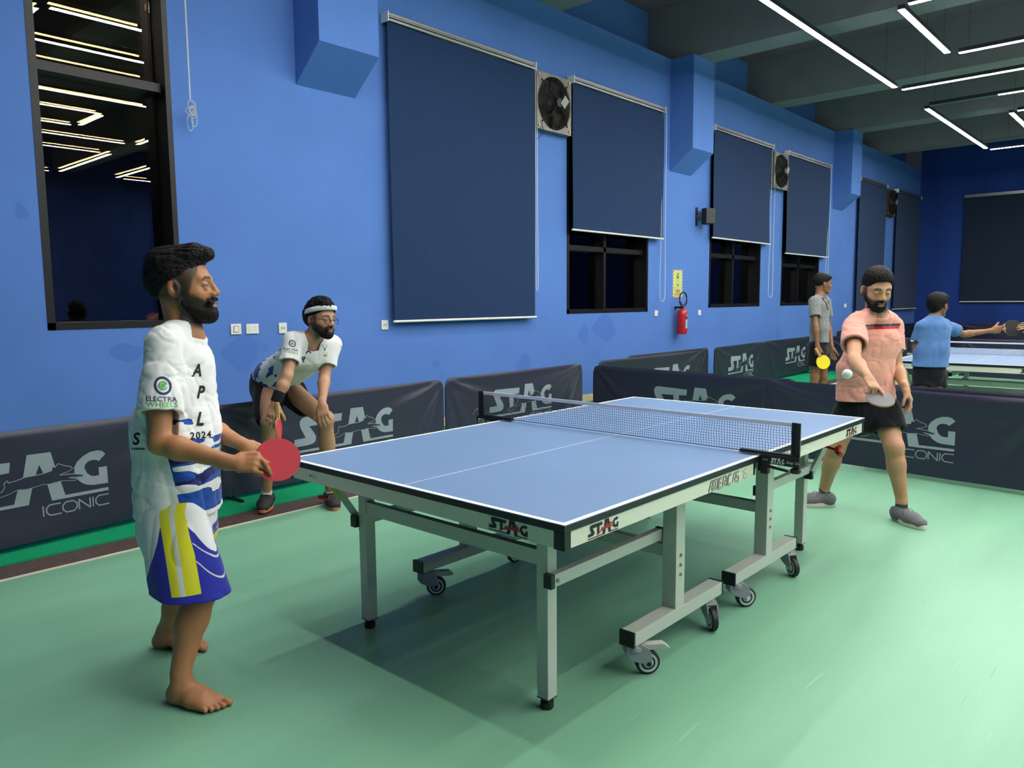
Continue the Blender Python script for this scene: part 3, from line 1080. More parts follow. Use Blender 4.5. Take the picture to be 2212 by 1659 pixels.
    MB().tube([(1.14, -.60, .62), (1.14, -.68, .60)], .008, 8).tube([(1.10, -.70, .61), (1.155, -.70, .615)], .014, 8).tube([(1.14, -.69, .59), (1.12, -.72, .58)], .014, 8).build('release_knob', red_pl, t)
    MB().tube([(.36, -.58, .665), (.30, -.66, .655)], .006, 8).tube([(.30, -.67, .645), (.30, -.65, .675)], .009, 8).build('latch_pin', bolt_m, t)
    # lettering on the aprons
    zc = TZ - .0755
    f_side = lambda x0: (lambda u, v, l: (x0 + u, -HW + .0035 - l, zc + v))
    f_end = lambda y0: (lambda u, v, l: (-HL + .0035 - l, y0 - u, zc + v))
    decal('maker_logo', logo_layers(print_k, print_r, .165, .048), f_side(-1.235), t)
    decal('maker_logo', logo_layers(print_k, print_r, .165, .048), f_side(1.065), t)
    decal('maker_logo', logo_layers(print_k, print_r, .168, .049), f_end(-.445), t)
    am = []
    x = 0
    H = .038
    for chp in 'AMERICAS':
        S = {'A': [[(0, 0), (.012, H), (.026, H), (.026, 0)], [(.006, H * .4), (.026, H * .4)]],
             'M': [[(0, 0), (0, H), (.034, H), (.034, 0)], [(.017, H), (.017, 0)]],
             'E': [[(.022, H), (0, H), (0, 0), (.022, 0)], [(0, H * .5), (.02, H * .5)]],
             'R': [[(0, 0), (0, H), (.022, H), (.022, H * .5), (0, H * .5)], [(.01, H * .5), (.022, 0)]],
             'I': [[(0, 0), (0, H)]],
             'C': [[(.024, H), (0, H), (0, 0), (.024, 0)]],
             'S': [[(.022, H), (0, H), (0, H * .5), (.022, H * .5), (.022, 0), (0, 0)]]}[chp]
        for s_ in S:
            am.append([(x + a, b) for a, b in s_])
        x += {'I': .011, 'M': .045}.get(chp, .034)
    x += .012
    thin = [[(x, H * .85), (x + .012, H), (x + .012, 0)]]
    x += .022
    thin += [[(x + .022, H), (x + .004, H), (x, H * .8), (x, .004), (x + .004, 0), (x + .02, 0), (x + .024, .006), (x + .024, H * .45), (x + .018, H * .55), (x, H * .55)]]
    k1 = [p for s_ in am for p in stroke_polys(s_, .0085)]
    k2 = [p for s_ in am for p in stroke_polys(s_, .0032)]
    k3 = [p for s_ in thin for p in stroke_polys(s_, .0018)]
    sc = .30 / x
    sh = lambda P: xf(P, sc, 1.0, 0, 0, .15)
    decal('model_name', [(sh(k1) + sh(k3), print_k, .0008), (sh(k2), apron_m, .0016)], f_side(-.455), t)
    decal('pull_marking', [(xf(text_flat('PULL', .016), 1, 1, .018, .018) + [[(.015, .022), (.008, .022), (.008, .019), (0, .0245), (.008, .030), (.008, .027), (.015, .027)]], print_k, .0008)], f_end(.595), t)
    return t


tab1 = make_table((0, 0, 0), 'nearest blue table tennis table with cream apron and grey wheeled steel legs')
tab2 = copy_tree(tab1)
tab2.location = (7.03, -.40, 0)
tab2['label'] = 'second blue table tennis table in the background, behind the low barriers at right'
for o in (tab1, tab2):
    o['group'] = 'table tennis tables'

# ---------------------------------------------------------------- nets
net_black = mat('net_string', srgb(18, 24, 40), .7)
tape_m = mat('net_tape_white', srgb(214, 212, 220), .7)


def make_net(loc, label):
    t = thing('table_tennis_net', loc, label, 'net', 'nets across the tables')
    zb, zt = TZ + .012, TZ + .1525
    yo = .905
    st = MB()
    n = 145
    for i in range(n + 1):
        y = -yo + 2 * yo * i / n
        pts = []
        for k in range(5):
            z = zb + (zt - .010 - zb) * k / 4
            pts.append((.0015 * math.sin(k * 1.7 + i * .09), y + .0022 * math.sin(k * 1.9 + i * .35), z))
        st.tube(pts, .00095, 3, caps=False)
    for k in range(12):
        z = zb + (zt - .012 - zb) * k / 11
        pts = [(.0012 * math.sin(i * .9), -yo + 2 * yo * i / 40, z + .0012 * math.sin(i * .8 + k)) for i in range(41)]
        st.tube(pts, .0007, 3, caps=False)
    st.tube([(0, -yo, zb), (0, yo, zb)], .0018, 4)
    st.build('mesh', net_black, t)
    tp = MB()
    tp.box(-.0022, .0022, -yo, yo, zt - .016, zt + .001)
    tp.build('top_tape', tape_m, t, bevel=.001)
    for q in (-1, 1):
        y = q * .915
        po = MB()
        po.box(-.0045, .0045, *sorted((q * .895, q * .915)), TZ - .002, zt + .002)
        po.build('net_sleeve', mat('net_sleeve_black', srgb(14, 15, 18), .8), t)
        p2 = MB().box(-.006, .006, *sorted((q * .913, q * .930)), TZ - .030, zt + .002)
        pp = p2.build('post', black_p, t, bevel=.002)
        MB().tube([(0, q * .90, TZ + .0), (0, q * .90, TZ - .012)], .010, 10).build('post_foot', black_p, pp)
        cl = MB()
        cl.box(-.016, .016, *sorted((q * .67, q * .935)), TZ + .006, TZ + .012)
        cl.box(-.010, .010, *sorted((q * .67, q * .92)), TZ + .012, TZ + .020)
        cl.box(-.018, .018, *sorted((q * .768, q * .935)), TZ - .030, TZ + .008)
        cl.box(-.014, .014, *sorted((q * .768, q * .80)), TZ - .075, TZ - .030)
        cl.beam((0, q * .775, TZ - .040), (0, q * .885, TZ - .052), .020, .010)
        c = cl.build('clamp', black_p, t, bevel=.0015)
        MB().lathe([(.001, -.012), (.018, -.012), (.022, -.006), (.022, .004), (.012, .010), (.001, .010)], 20, M=Matrix.Translation((0, q * .915, TZ - .045))).build('tension_knob', black_p, c, smooth=True)
        for yy in (.785, .797):
            MB().lathe([(.001, 0), (.004, 0), (.004, .003), (.001, .004)], 8, M=Matrix.Translation((-.018, q * yy, TZ - .012)) @ Matrix.Rotation(-PI / 2, 4, 'Y')).build('rivet', bolt_m, c)
        wl = mat('print_white', srgb(225, 228, 230), .6)
        if q < 0:
            fn = lambda u, v, l: (-.018 - l, -.815 - u, TZ - .026 + v)
        else:
            fn = lambda u, v, l: (-.018 - l, .925 - u, TZ - .026 + v)
        decal('clamp_print', [(xf(LOGO_S + LOGO_T + LOGO_A + LOGO_G, .058, .027, 0, 0), wl, .0006), (xf(text_flat('Snap On', .016, shear=.3), 1, 1, .066, .009), wl, .0006)], fn, c)
        # loose cord end
        MB().tube([(0, q * .932, zt), (0, q * .933, TZ + .03), (0, q * .934, TZ - .035)], .001, 4).tube([(0, q * .932, TZ + .04), (.01, q * .945, TZ + .055), (.02, q * .975, TZ + .050)] if q < 0 else [(0, q * .932, TZ + .05), (-.01, q * .95, TZ + .045), (-.01, q * .975, TZ + .01)], .0016, 4).build('cord', cm, t)
    return t


net1 = make_net((0, 0, 0), 'black net with white top tape stretched across the nearest table')
net2 = copy_tree(net1)
net2.location = (7.03, -.40, 0)
net2['label'] = 'net of the second table, seen behind the boy in the blue shirt'

# ================================================================ barriers
fab_m = mat('barrier_fabric', srgb(28, 31, 54), .40, spec=.5, noise=(220, .05), bump=(300, .08), sheen=.15)
fab2_m = mat('barrier_fabric_dark', srgb(30, 38, 50), .5, spec=.4, noise=(220, .05))
logo_g = mat('logo_grey', srgb(138, 150, 156), .45)
pipe_m = mat('barrier_tube', srgb(30, 30, 34), .5, .3)
BH = .70


def fold(x, z, L, seed):
    """depth of the creases in a barrier cover at (x, z)"""
    d = 0.0
    for k, (cx, sgn) in enumerate(((0, 1), (L, -1))):
        dx, dz = max(1e-3, (x - cx) * sgn), BH - z + 1e-3
        r = math.hypot(dx, dz)
        a = math.atan2(dz, dx)
        w = math.exp(-r / .75) * min(1, r / .12)
        d += w * (.0085 * math.sin(a * 11 + seed + k) + .006 * math.sin(a * 19 + seed * 2 + k * 3))
    d += .0045 * math.sin(x * 2.6 + z * 5 + seed) * math.sin(z * PI / BH)
    d += .003 * math.sin(z * 13 + 2.2 * math.sin(x * 1.7 + seed) + seed) * min(1, (BH - z) / .15)
    return d * min(1, x / .03) * min(1, (L - x) / .03)


def barrier(a, b, label, seed, logo=True, cloth=None, flip=False, group='low barrier panels', h=None, lx=None, feet=True):
    """panel from a to b; its printed face looks to the right-hand side of a->b unless flipped"""
    a, b = np.array(a, float), np.array(b, float)
    L = float(np.linalg.norm(b - a))
    ang = math.atan2(b[1] - a[1], b[0] - a[0])
    t = thing('court_barrier', (a[0], a[1], 0.009 if a[1] > 2.66 else 0.001), label, 'barrier', group, ang)
    cloth = cloth or fab_m
    nx, nz = int(L / .022), 34
    r = .07

    def ztop(x):
        d = min(x, L - x)
        return BH if d >= r else BH - r + math.sqrt(max(0, r * r - (r - d) ** 2))
    mb = MB()
    grid = {}
    for sgn in (-1, 1):
        vs, fs = [], []
        for j in range(nz + 1):
            for i in range(nx + 1):
                x = L * i / nx
                zt = ztop(x)
                z = .035 + (zt - .035) * j / nz
                th = .014 * min(1, (zt - z + .002) / .02) ** .5 * min(1, (min(x, L - x) + .002) / .015) ** .5
                grid[sgn, i, j] = (th + (fold(x, z, L, seed) if sgn < 0 else .6 * fold(x, z, L, seed + 2)) * min(1, (zt - z) / .05))
                vs.append((x, sgn * grid[sgn, i, j], z))
        for j in range(nz):
            for i in range(nx):
                q = j * (nx + 1) + i
                fs.append((q, q + 1, q + nx + 2, q + nx + 1))
        mb.add(vs, fs)
    mb.build('fabric_cover', cloth, t, smooth='all')
    MB().tube([(.02, 0, .05), (.02, 0, BH - .07), (.03, 0, BH - .03), (.07, 0, BH - .02), (L - .07, 0, BH - .02), (L - .03, 0, BH - .03), (L - .02, 0, BH - .07), (L - .02, 0, .05)], .009, 8).build('frame', pipe_m, t, smooth=True)
    if feet:
        for x in (.12, L - .12):
            MB().tube([(x, -.13, .011), (x, .13, .011)], .011, 10).tube([(x, 0, .011), (x, 0, .09)], .009, 8).build('foot', black_p, t)
    if logo:
        w, hh = .99, .30
        ox = (lx if lx is not None else L / 2 - w / 2)

        def fn(u, v, l):
            x, z = ox + u, .255 + v
            fi, fj = x / L * nx, (z - .035) / (BH - .035) * nz
            i, j = int(fi), int(fj)
            a_, b_ = fi - i, fj - j
            y = (grid[-1, i, j] * (1 - a_) + grid[-1, i + 1, j] * a_) * (1 - b_) + (grid[-1, i, j + 1] * (1 - a_) + grid[-1, i + 1, j + 1] * a_) * b_
            return (x, -y - .0012 - l * 1.4, z)
        deer = [(x * w, y * hh) for x, y in LOGO_DEER[0]]
        word, wx = iconic(.40, .062)
        decal('logo', [(xf(LOGO_S + LOGO_T + LOGO_A + LOGO_G, w, hh), logo_g, .0010), (stroke_polys(deer, .009, True), logo_g, .0014), ([deer], cloth, .0022),
                       (xf(word, 1, 1, w - wx + .0, -.085), logo_g, .0010)], fn, t, .022)
    return t


barrier((-2.80, 2.80), (-.60, 2.99), 'dark blue barrier at the left edge behind the barefoot player, with large grey logo', 1.0, lx=.49)
barrier((-.57, 3.00), (1.68, 3.06), 'dark blue barrier right behind the legs of the man bending forward', 2.2)
barrier((1.74, 3.10), (3.90, 3.12), 'dark blue barrier with grey logo partly seen through the net of the nearest table', 3.1)
barrier((3.76, 2.86), (3.62, .52), 'dark blue barrier across the court behind the far end of the nearest table, left one', .6, lx=.765)
barrier((3.54, .80), (3.36, -1.42), 'dark blue barrier behind the player in the pink shirt, creased, with large grey logo', 4.4, lx=.605)
barrier((3.80, -.05), (3.58, -2.2), 'barrier whose top edge only shows above the panel behind the pink shirt player', 5.0, logo=False)
barrier((4.28, 3.16), (6.72, 3.12), 'dark grey-blue barrier along the wall below the fire extinguisher, grey letters cut off', 1.7, cloth=fab2_m, lx=1.1)
barrier((5.2, 3.36), (7.32, 3.34), 'barrier end peeking out behind two others, below the second small wall plate', 2.9, logo=False, cloth=fab2_m)
barrier((7.38, 3.27), (9.32, 3.36), 'barrier along the wall with a small complete grey logo, left of the tall boy', 3.6, cloth=fab2_m)
barrier((9.36, 3.38), (11.6, 3.44), 'barrier next to the tall boy with the narrow looking grey logo', 4.9, cloth=fab2_m, lx=.95)
barrier((11.8, 3.3), (11.95, 1.3), 'barrier across the court behind the tall boy with the yellow bat', 2.1, logo=False)
barrier((14.2, 3.85), (16.4, 3.9), 'far barrier by the wall showing between pink shirt and blue shirt, left one', 1.2, logo=False, cloth=fab2_m)
barrier((16.5, 3.9), (18.7, 4.0), 'far barrier by the wall with tiny grey logo beside the boy in blue', 2.7, cloth=fab2_m, lx=.9)
barrier((18.8, 4.0), (21.0, 4.02), 'farthest barrier by the long wall near the room corner', 3.3, logo=False, cloth=fab2_m)
barrier((21.3, 3.1), (21.2, .9), 'dark barrier in front of the far wall under the wide grey blind', 4.1, logo=False)
barrier((21.2, .85), (21.1, -1.4), 'dark barrier at the right edge in front of the far wall', 5.2, logo=False)
barrier((12.3, 1.05), (12.0, -1.2), 'dark barrier seen through the legs of the second table', .3, logo=False)
# ================================================================ organic modelling: signed distance fields -> mesh
def nrm(v):
    v = np.asarray(v, float)
    return v / (np.linalg.norm(v) + 1e-12)


_rng = np.random.default_rng(3)
_TAB = _rng.random((32, 32, 32)).astype(np.float32)


def noise3(P):
    """smooth value noise in 0..1 at points P (n, 3)"""
    P = np.asarray(P, np.float32)
    i = np.floor(P).astype(int)
    f = P - i
    f = f * f * (3 - 2 * f)
    r = 0
    for a in (0, 1):
        for b in (0, 1):
            for c in (0, 1):
                w = (f[:, 0] if a else 1 - f[:, 0]) * (f[:, 1] if b else 1 - f[:, 1]) * (f[:, 2] if c else 1 - f[:, 2])
                r = r + w * _TAB[(i[:, 0] + a) % 32, (i[:, 1] + b) % 32, (i[:, 2] + c) % 32]
    return r


class Field:
    def __init__(s, lo, hi, h):
        s.h = h
        s.lo = np.asarray(lo, float)
        s.n = np.ceil((np.asarray(hi) - s.lo) / h).astype(int) + 1
        s.F = np.full(tuple(s.n), 0.3, np.float32)

    def _region(s, lo, hi):
        a = np.clip(np.floor((np.asarray(lo) - s.lo) / s.h).astype(int), 0, s.n)
        b = np.clip(np.ceil((np.asarray(hi) - s.lo) / s.h).astype(int) + 1, 0, s.n)
        if np.any(b <= a):
            return None
        ax = [(s.lo[k] + s.h * np.arange(a[k], b[k])).astype(np.float32) for k in range(3)]
        return (slice(a[0], b[0]), slice(a[1], b[1]), slice(a[2], b[2])), ax[0][:, None, None], ax[1][None, :, None], ax[2][None, None, :]

    def _comb(s, reg, d, k, op):
        S = s.F[reg]
        if op == 'u':
            if k > 0:
                h = np.maximum(k - np.abs(S - d), 0) / k
                s.F[reg] = np.minimum(S, d) - h * h * k * .25
            else:
                s.F[reg] = np.minimum(S, d)
        else:
            if op == 's':
                d = -d
            if k > 0:
                h = np.maximum(k - np.abs(S - d), 0) / k
                s.F[reg] = np.maximum(S, d) + h * h * k * .25
            else:
                s.F[reg] = np.maximum(S, d)

    def seg(s, a, b, ra, rb, k=.02, w=None, sq=1.0, op='u', cut=None, ck=0.0):
        """tapered capsule; cross-section stretched by sq along w; cut = [(point, normal)] planes"""
        a, b = np.asarray(a, float), np.asarray(b, float)
        R = max(ra, rb) * max(1, sq) + k + 3 * s.h
        r = s._region(np.minimum(a, b) - R, np.maximum(a, b) + R)
        if r is None:
            return s
        reg, X, Y, Z = r
        ba = (b - a)
        L2 = float(ba @ ba) + 1e-12
        px, py, pz = X - a[0], Y - a[1], Z - a[2]
        t = np.clip((px * ba[0] + py * ba[1] + pz * ba[2]) / L2, 0, 1)
        qx, qy, qz = px - t * ba[0], py - t * ba[1], pz - t * ba[2]
        q2 = qx * qx + qy * qy + qz * qz
        if w is not None and sq != 1.0:
            w = np.asarray(w, float)
            w = nrm(w - ba * (w @ ba) / L2)
            qw = qx * w[0] + qy * w[1] + qz * w[2]
            q2 = q2 - qw * qw * (1 - 1 / sq ** 2)
        d = np.sqrt(np.maximum(q2, 0)) - (ra + (rb - ra) * t)
        if cut:
            for p, n in cut:
                n = nrm(n)
                pl = ((X - p[0]) * n[0] + (Y - p[1]) * n[1] + (Z - p[2]) * n[2])
                d = np.maximum(d, pl)
        s._comb(reg, d.astype(np.float32), k, op)
        return s

    def ell(s, c, r, R=None, k=.02, op='u'):
        c = np.asarray(c, float)
        r = np.asarray(r, float)
        m_ = float(r.max()) + k + 3 * s.h
        g = s._region(c - m_, c + m_)
        if g is None:
            return s
        reg, X, Y, Z = g
        px, py, pz = X - c[0], Y - c[1], Z - c[2]
        if R is not None:
            px, py, pz = (px * R[0][0] + py * R[1][0] + pz * R[2][0], px * R[0][1] + py * R[1][1] + pz * R[2][1], px * R[0][2] + py * R[1][2] + pz * R[2][2])
        k0 = np.sqrt((px / r[0]) ** 2 + (py / r[1]) ** 2 + (pz / r[2]) ** 2)
        k1 = np.sqrt((px / r[0] ** 2) ** 2 + (py / r[1] ** 2) ** 2 + (pz / r[2] ** 2) ** 2) + 1e-9
        d = k0 * (k0 - 1) / k1
        s._comb(reg, d.astype(np.float32), k, op)
        return s

    def plane(s, p, n, lo=None, hi=None, k=0.0):
        """keep the side the normal points away from"""
        r = s._region(s.lo if lo is None else lo, (s.lo + s.h * s.n) if hi is None else hi)
        if r is None:
            return s
        reg, X, Y, Z = r
        n = nrm(n)
        d = (X - p[0]) * n[0] + (Y - p[1]) * n[1] + (Z - p[2]) * n[2]
        s._comb(reg, d.astype(np.float32), k, 'i')
        return s

    def merge(s, o, k=.02):
        s._comb((slice(None),) * 3, o.F, k, 'u')
        return s

    def displace(s, fn, band=.02):
        I = np.argwhere(np.abs(s.F) < band)
        P = s.lo + I * s.h
        s.F[I[:, 0], I[:, 1], I[:, 2]] += fn(P).astype(np.float32)
        return s

    def mesh(s, smooth_it=0):
        F = s.F
        F[0], F[-1], F[:, 0], F[:, -1], F[:, :, 0], F[:, :, -1] = .3, .3, .3, .3, .3, .3
        S = F < 0
        cnt = np.zeros(tuple(s.n - 1), np.int8)
        for a in (0, 1):
            for b in (0, 1):
                for c in (0, 1):
                    cnt += S[a:s.n[0] - 1 + a, b:s.n[1] - 1 + b, c:s.n[2] - 1 + c]
        I = np.argwhere((cnt > 0) & (cnt < 8))
        m_ = s.n - 1
        flat = (I[:, 0] * m_[1] + I[:, 1]) * m_[2] + I[:, 2]
        acc = np.zeros((len(I), 3))
        num = np.zeros(len(I))
        cv = {}
        for a in (0, 1):
            for b in (0, 1):
                for c in (0, 1):
                    cv[a, b, c] = F[I[:, 0] + a, I[:, 1] + b, I[:, 2] + c].astype(float)
        for ax in range(3):
            for u in (0, 1):
                for v in (0, 1):
                    o0 = [0, 0, 0]
                    o0[(ax + 1) % 3], o0[(ax + 2) % 3] = u, v
                    o1 = list(o0)
                    o1[ax] = 1
                    f0, f1 = cv[tuple(o0)], cv[tuple(o1)]
                    M_ = (f0 < 0) != (f1 < 0)
                    t = np.where(M_, f0 / (f0 - f1 + 1e-20), 0)
                    for q in range(3):
                        acc[:, q] += np.where(M_, o0[q] + (t if q == ax else 0), 0)
                    num += M_
        V = s.lo + (I + acc / num[:, None]) * s.h
        quads = []
        for ax in range(3):
            b_, c_ = (ax + 1) % 3, (ax + 2) % 3
            sl0 = [slice(1, -1)] * 3
            sl0[ax] = slice(0, -1)
            sl1 = list(sl0)
            sl1[ax] = slice(1, None)
            A, B = S[tuple(sl0)], S[tuple(sl1)]
            for d, rev in ((A & ~B, False), (~A & B, True)):
                E = np.argwhere(d)
                E = E + np.array([1 if q != ax else 0 for q in range(3)])
                if not len(E):
                    continue
                ids = []
                for u, v in ((0, 0), (1, 0), (1, 1), (0, 1)):
                    G = E.copy()
                    G[:, b_] -= 1 - u
                    G[:, c_] -= 1 - v
                    ids.append(np.searchsorted(flat, (G[:, 0] * m_[1] + G[:, 1]) * m_[2] + G[:, 2]))
                Q = np.stack(ids, 1)
                if rev:
                    Q = Q[:, ::-1]
                quads.append(Q)
        Q = np.concatenate(quads)
        for _ in range(smooth_it):
            acc = np.zeros_like(V)
            n_ = np.zeros(len(V))
            for i in range(4):
                for j in (1, 3):
                    np.add.at(acc, Q[:, i], V[Q[:, (i + j) % 4]])
                    np.add.at(n_, Q[:, i], 1)
            V = V * .4 + .6 * acc / np.maximum(n_, 1)[:, None]
        return V, Q


def mesh_obj(name, V, Q, mt, parent=None, origin=None, col=None, colname='col', drop_small=True):
    if drop_small and len(V):
        # keep only pieces of a sensible size
        lab = np.arange(len(V))
        for _ in range(200):
            mn = lab[Q].min(1)
            new = lab.copy()
            for i in range(4):
                np.minimum.at(new, Q[:, i], mn)
            new = new[new]
            new = new[new]
            if (new == lab).all():
                break
            lab = new
        u, cn = np.unique(lab, return_counts=True)
        good = set(u[cn > max(60, .02 * cn.max())])
        keep = np.isin(lab, list(good))
        Q = Q[keep[Q[:, 0]]]
        idx = np.cumsum(keep) - 1
        V = V[keep]
        Q = idx[Q]
        if col is not None:
            col = col[keep]
    me = bpy.data.meshes.new(name)
    O = np.zeros(3) if origin is None else np.asarray(origin)
    me.vertices.add(len(V))
    me.vertices.foreach_set('co', (V - O).astype(np.float32).ravel())
    me.loops.add(len(Q) * 4)
    me.loops.foreach_set('vertex_index', Q.astype(np.int32).ravel())
    me.polygons.add(len(Q))
    me.polygons.foreach_set('loop_start', np.arange(0, len(Q) * 4, 4, dtype=np.int32))
    me.update(calc_edges=True)
    me.polygons.foreach_set('use_smooth', np.ones(len(Q), bool))
    if col is not None:
        a = me.attributes.new(colname, 'FLOAT_COLOR', 'POINT')
        c4 = np.ones((len(V), 4), np.float32)
        c4[:, :col.shape[1]] = col
        a.data.foreach_set('color', c4.ravel())
    me.materials.append(mt)
    o = bpy.data.objects.new(name, me)
    C.objects.link(o)
    if parent is not None:
        o.parent = parent
    return o


def skin_material():
    m = bpy.data.materials.new('skin')
    m.use_nodes = True
    nt = m.node_tree
    b = nt.nodes['Principled BSDF']
    a = nt.nodes.new('ShaderNodeAttribute')
    a.attribute_name = 'col'
    nt.links.new(a.outputs['Color'], b.inputs['Base Color'])
    b.inputs['Roughness'].default_value = .5
    b.inputs['Specular IOR Level'].default_value = .4
    b.inputs['Subsurface Weight'].default_value = .08
    b.inputs['Subsurface Radius'].default_value = (.02, .008, .004)
    tc = nt.nodes.new('ShaderNodeTexCoord')
    n = nt.nodes.new('ShaderNodeTexNoise')
    n.inputs['Scale'].default_value = 350
    bp = nt.nodes.new('ShaderNodeBump')
    bp.inputs['Strength'].default_value = .08
    bp.inputs['Distance'].default_value = .002
    nt.links.new(tc.outputs['Object'], n.inputs['Vector'])
    nt.links.new(n.outputs['Fac'], bp.inputs['Height'])
    nt.links.new(bp.outputs[0], b.inputs['Normal'])
    return m


SKIN = skin_material()


def hair_material(name, c0, c1):
    m = bpy.data.materials.new(name)
    m.use_nodes = True
    nt = m.node_tree
    b = nt.nodes['Principled BSDF']
    b.inputs['Roughness'].default_value = .6
    b.inputs['Specular IOR Level'].default_value = .15
    tc = nt.nodes.new('ShaderNodeTexCoord')
    n = nt.nodes.new('ShaderNodeTexNoise')
    n.inputs['Scale'].default_value = 90
    n.inputs['Detail'].default_value = 3
    r = nt.nodes.new('ShaderNodeValToRGB')
    r.color_ramp.elements[0].position, r.color_ramp.elements[1].position = .4, .7
    r.color_ramp.elements[0].color = (*c0, 1)
    r.color_ramp.elements[1].color = (*c1, 1)
    bp = nt.nodes.new('ShaderNodeBump')
    bp.inputs['Strength'].default_value = .7
    bp.inputs['Distance'].default_value = .006
    nt.links.new(tc.outputs['Object'], n.inputs['Vector'])
    nt.links.new(n.outputs['Fac'], r.inputs[0])
    nt.links.new(r.outputs[0], b.inputs['Base Color'])
    nt.links.new(n.outputs['Fac'], bp.inputs['Height'])
    nt.links.new(bp.outputs[0], b.inputs['Normal'])
    return m


HAIR = hair_material('hair_black', srgb(14, 12, 12), srgb(38, 32, 32))
BEARD = hair_material('beard_black', srgb(16, 13, 12), srgb(36, 30, 27))


def frame(fwd, up=(0, 0, 1)):
    """columns: forward, left, up"""
    f = nrm(fwd)
    l = nrm(np.cross(up, f))
    u = np.cross(f, l)
    return np.stack([f, l, u], 1)


def rot(v, axis, deg):
    a = math.radians(deg)
    k = nrm(axis)
    v = np.asarray(v, float)
    return v * math.cos(a) + np.cross(k, v) * math.sin(a) + k * (k @ v) * (1 - math.cos(a))


# ---------------------------------------------------------------- head
def head_sdf(S, c, R, sc=1.0, beard=False, lids=.5, lips=1.0):
    """c = centre between the ears, R = frame(forward, left, up)"""
    W = lambda p: c + R @ (np.asarray(p, float) * sc)
    E = lambda p, r, k=.02, op='u', RR=None: S.ell(W(p), np.asarray(r) * sc, R if RR is None else R @ RR, k * sc, op)
    G = lambda a, b, ra, rb, k=.02, op='u': S.seg(W(a), W(b), ra * sc, rb * sc, k * sc, op=op)
    E((-.016, 0, .036), (.096, .075, .084), .0)
    E((.03, 0, .01), (.066, .063, .085), .03)
    for q in (-1, 1):
        G((.0, q * .054, -.05), (.066, q * .016, -.095), .017, .018, .03)
        E((.052, q * .040, -.022), (.030, .024, .022), .02)
        G((.090, q * .010, .031), (.073, q * .043, .031), .0105, .010, .014)
    E((.050, 0, -.055), (.040, .040, .045), .025)
    E((.078, 0, -.022), (.026, .026, .030), .015)
    E((.084, 0, -.094), (.020, .023, .020), .022)
    for q in (-1, 1):
        E((.103, q * .033, .006), (.017, .019, .013), .014, 's')
        E((.080, q * .032, .006), (.0135, .015, .0125), .004)
        # upper and lower lid
        E((.0815, q * .032, .006 + .004 + .003 * (1 - lids)), (.0135, .0155, .0095 - .002 * lids), .003)
        E((.0805, q * .032, -.004), (.0125, .014, .007), .003)
    G((.095, 0, .024), (.113, 0, -.014), .0068, .0100, .010)
    E((.1135, 0, -.019), (.0125, .0118, .0105), .006)
    for q in (-1, 1):
        E((.105, q * .0135, -.024), (.0115, .0080, .0080), .006)
        E((.110, q * .0065, -.0315), (.004, .0032, .003), .002, 's')
    E((.1010, 0, -.051), (.0115, .026 * lips, .0068), .007)
    E((.1000, 0, -.0655), (.0115, .022 * lips, .0080), .007)
    G((.1125, -.022, -.0585), (.1125, .022, -.0585), .0016, .0016, .003, 's')
    # ears
    for q in (-1, 1):
        RR = frame((1, -q * .30, .12), (-.18, 0, 1))
        E((-.006, q * .080, -.002), (.0205, .0080, .032), .006, 'u', RR)
        E((-.004, q * .072, -.010), (.012, .010, .018), .008)
        E((-.001, q * .0905, .002), (.0115, .0085, .021), .003, 's', RR)
        E((-.001, q * .078, -.028), (.009, .006, .008), .005)
    return W


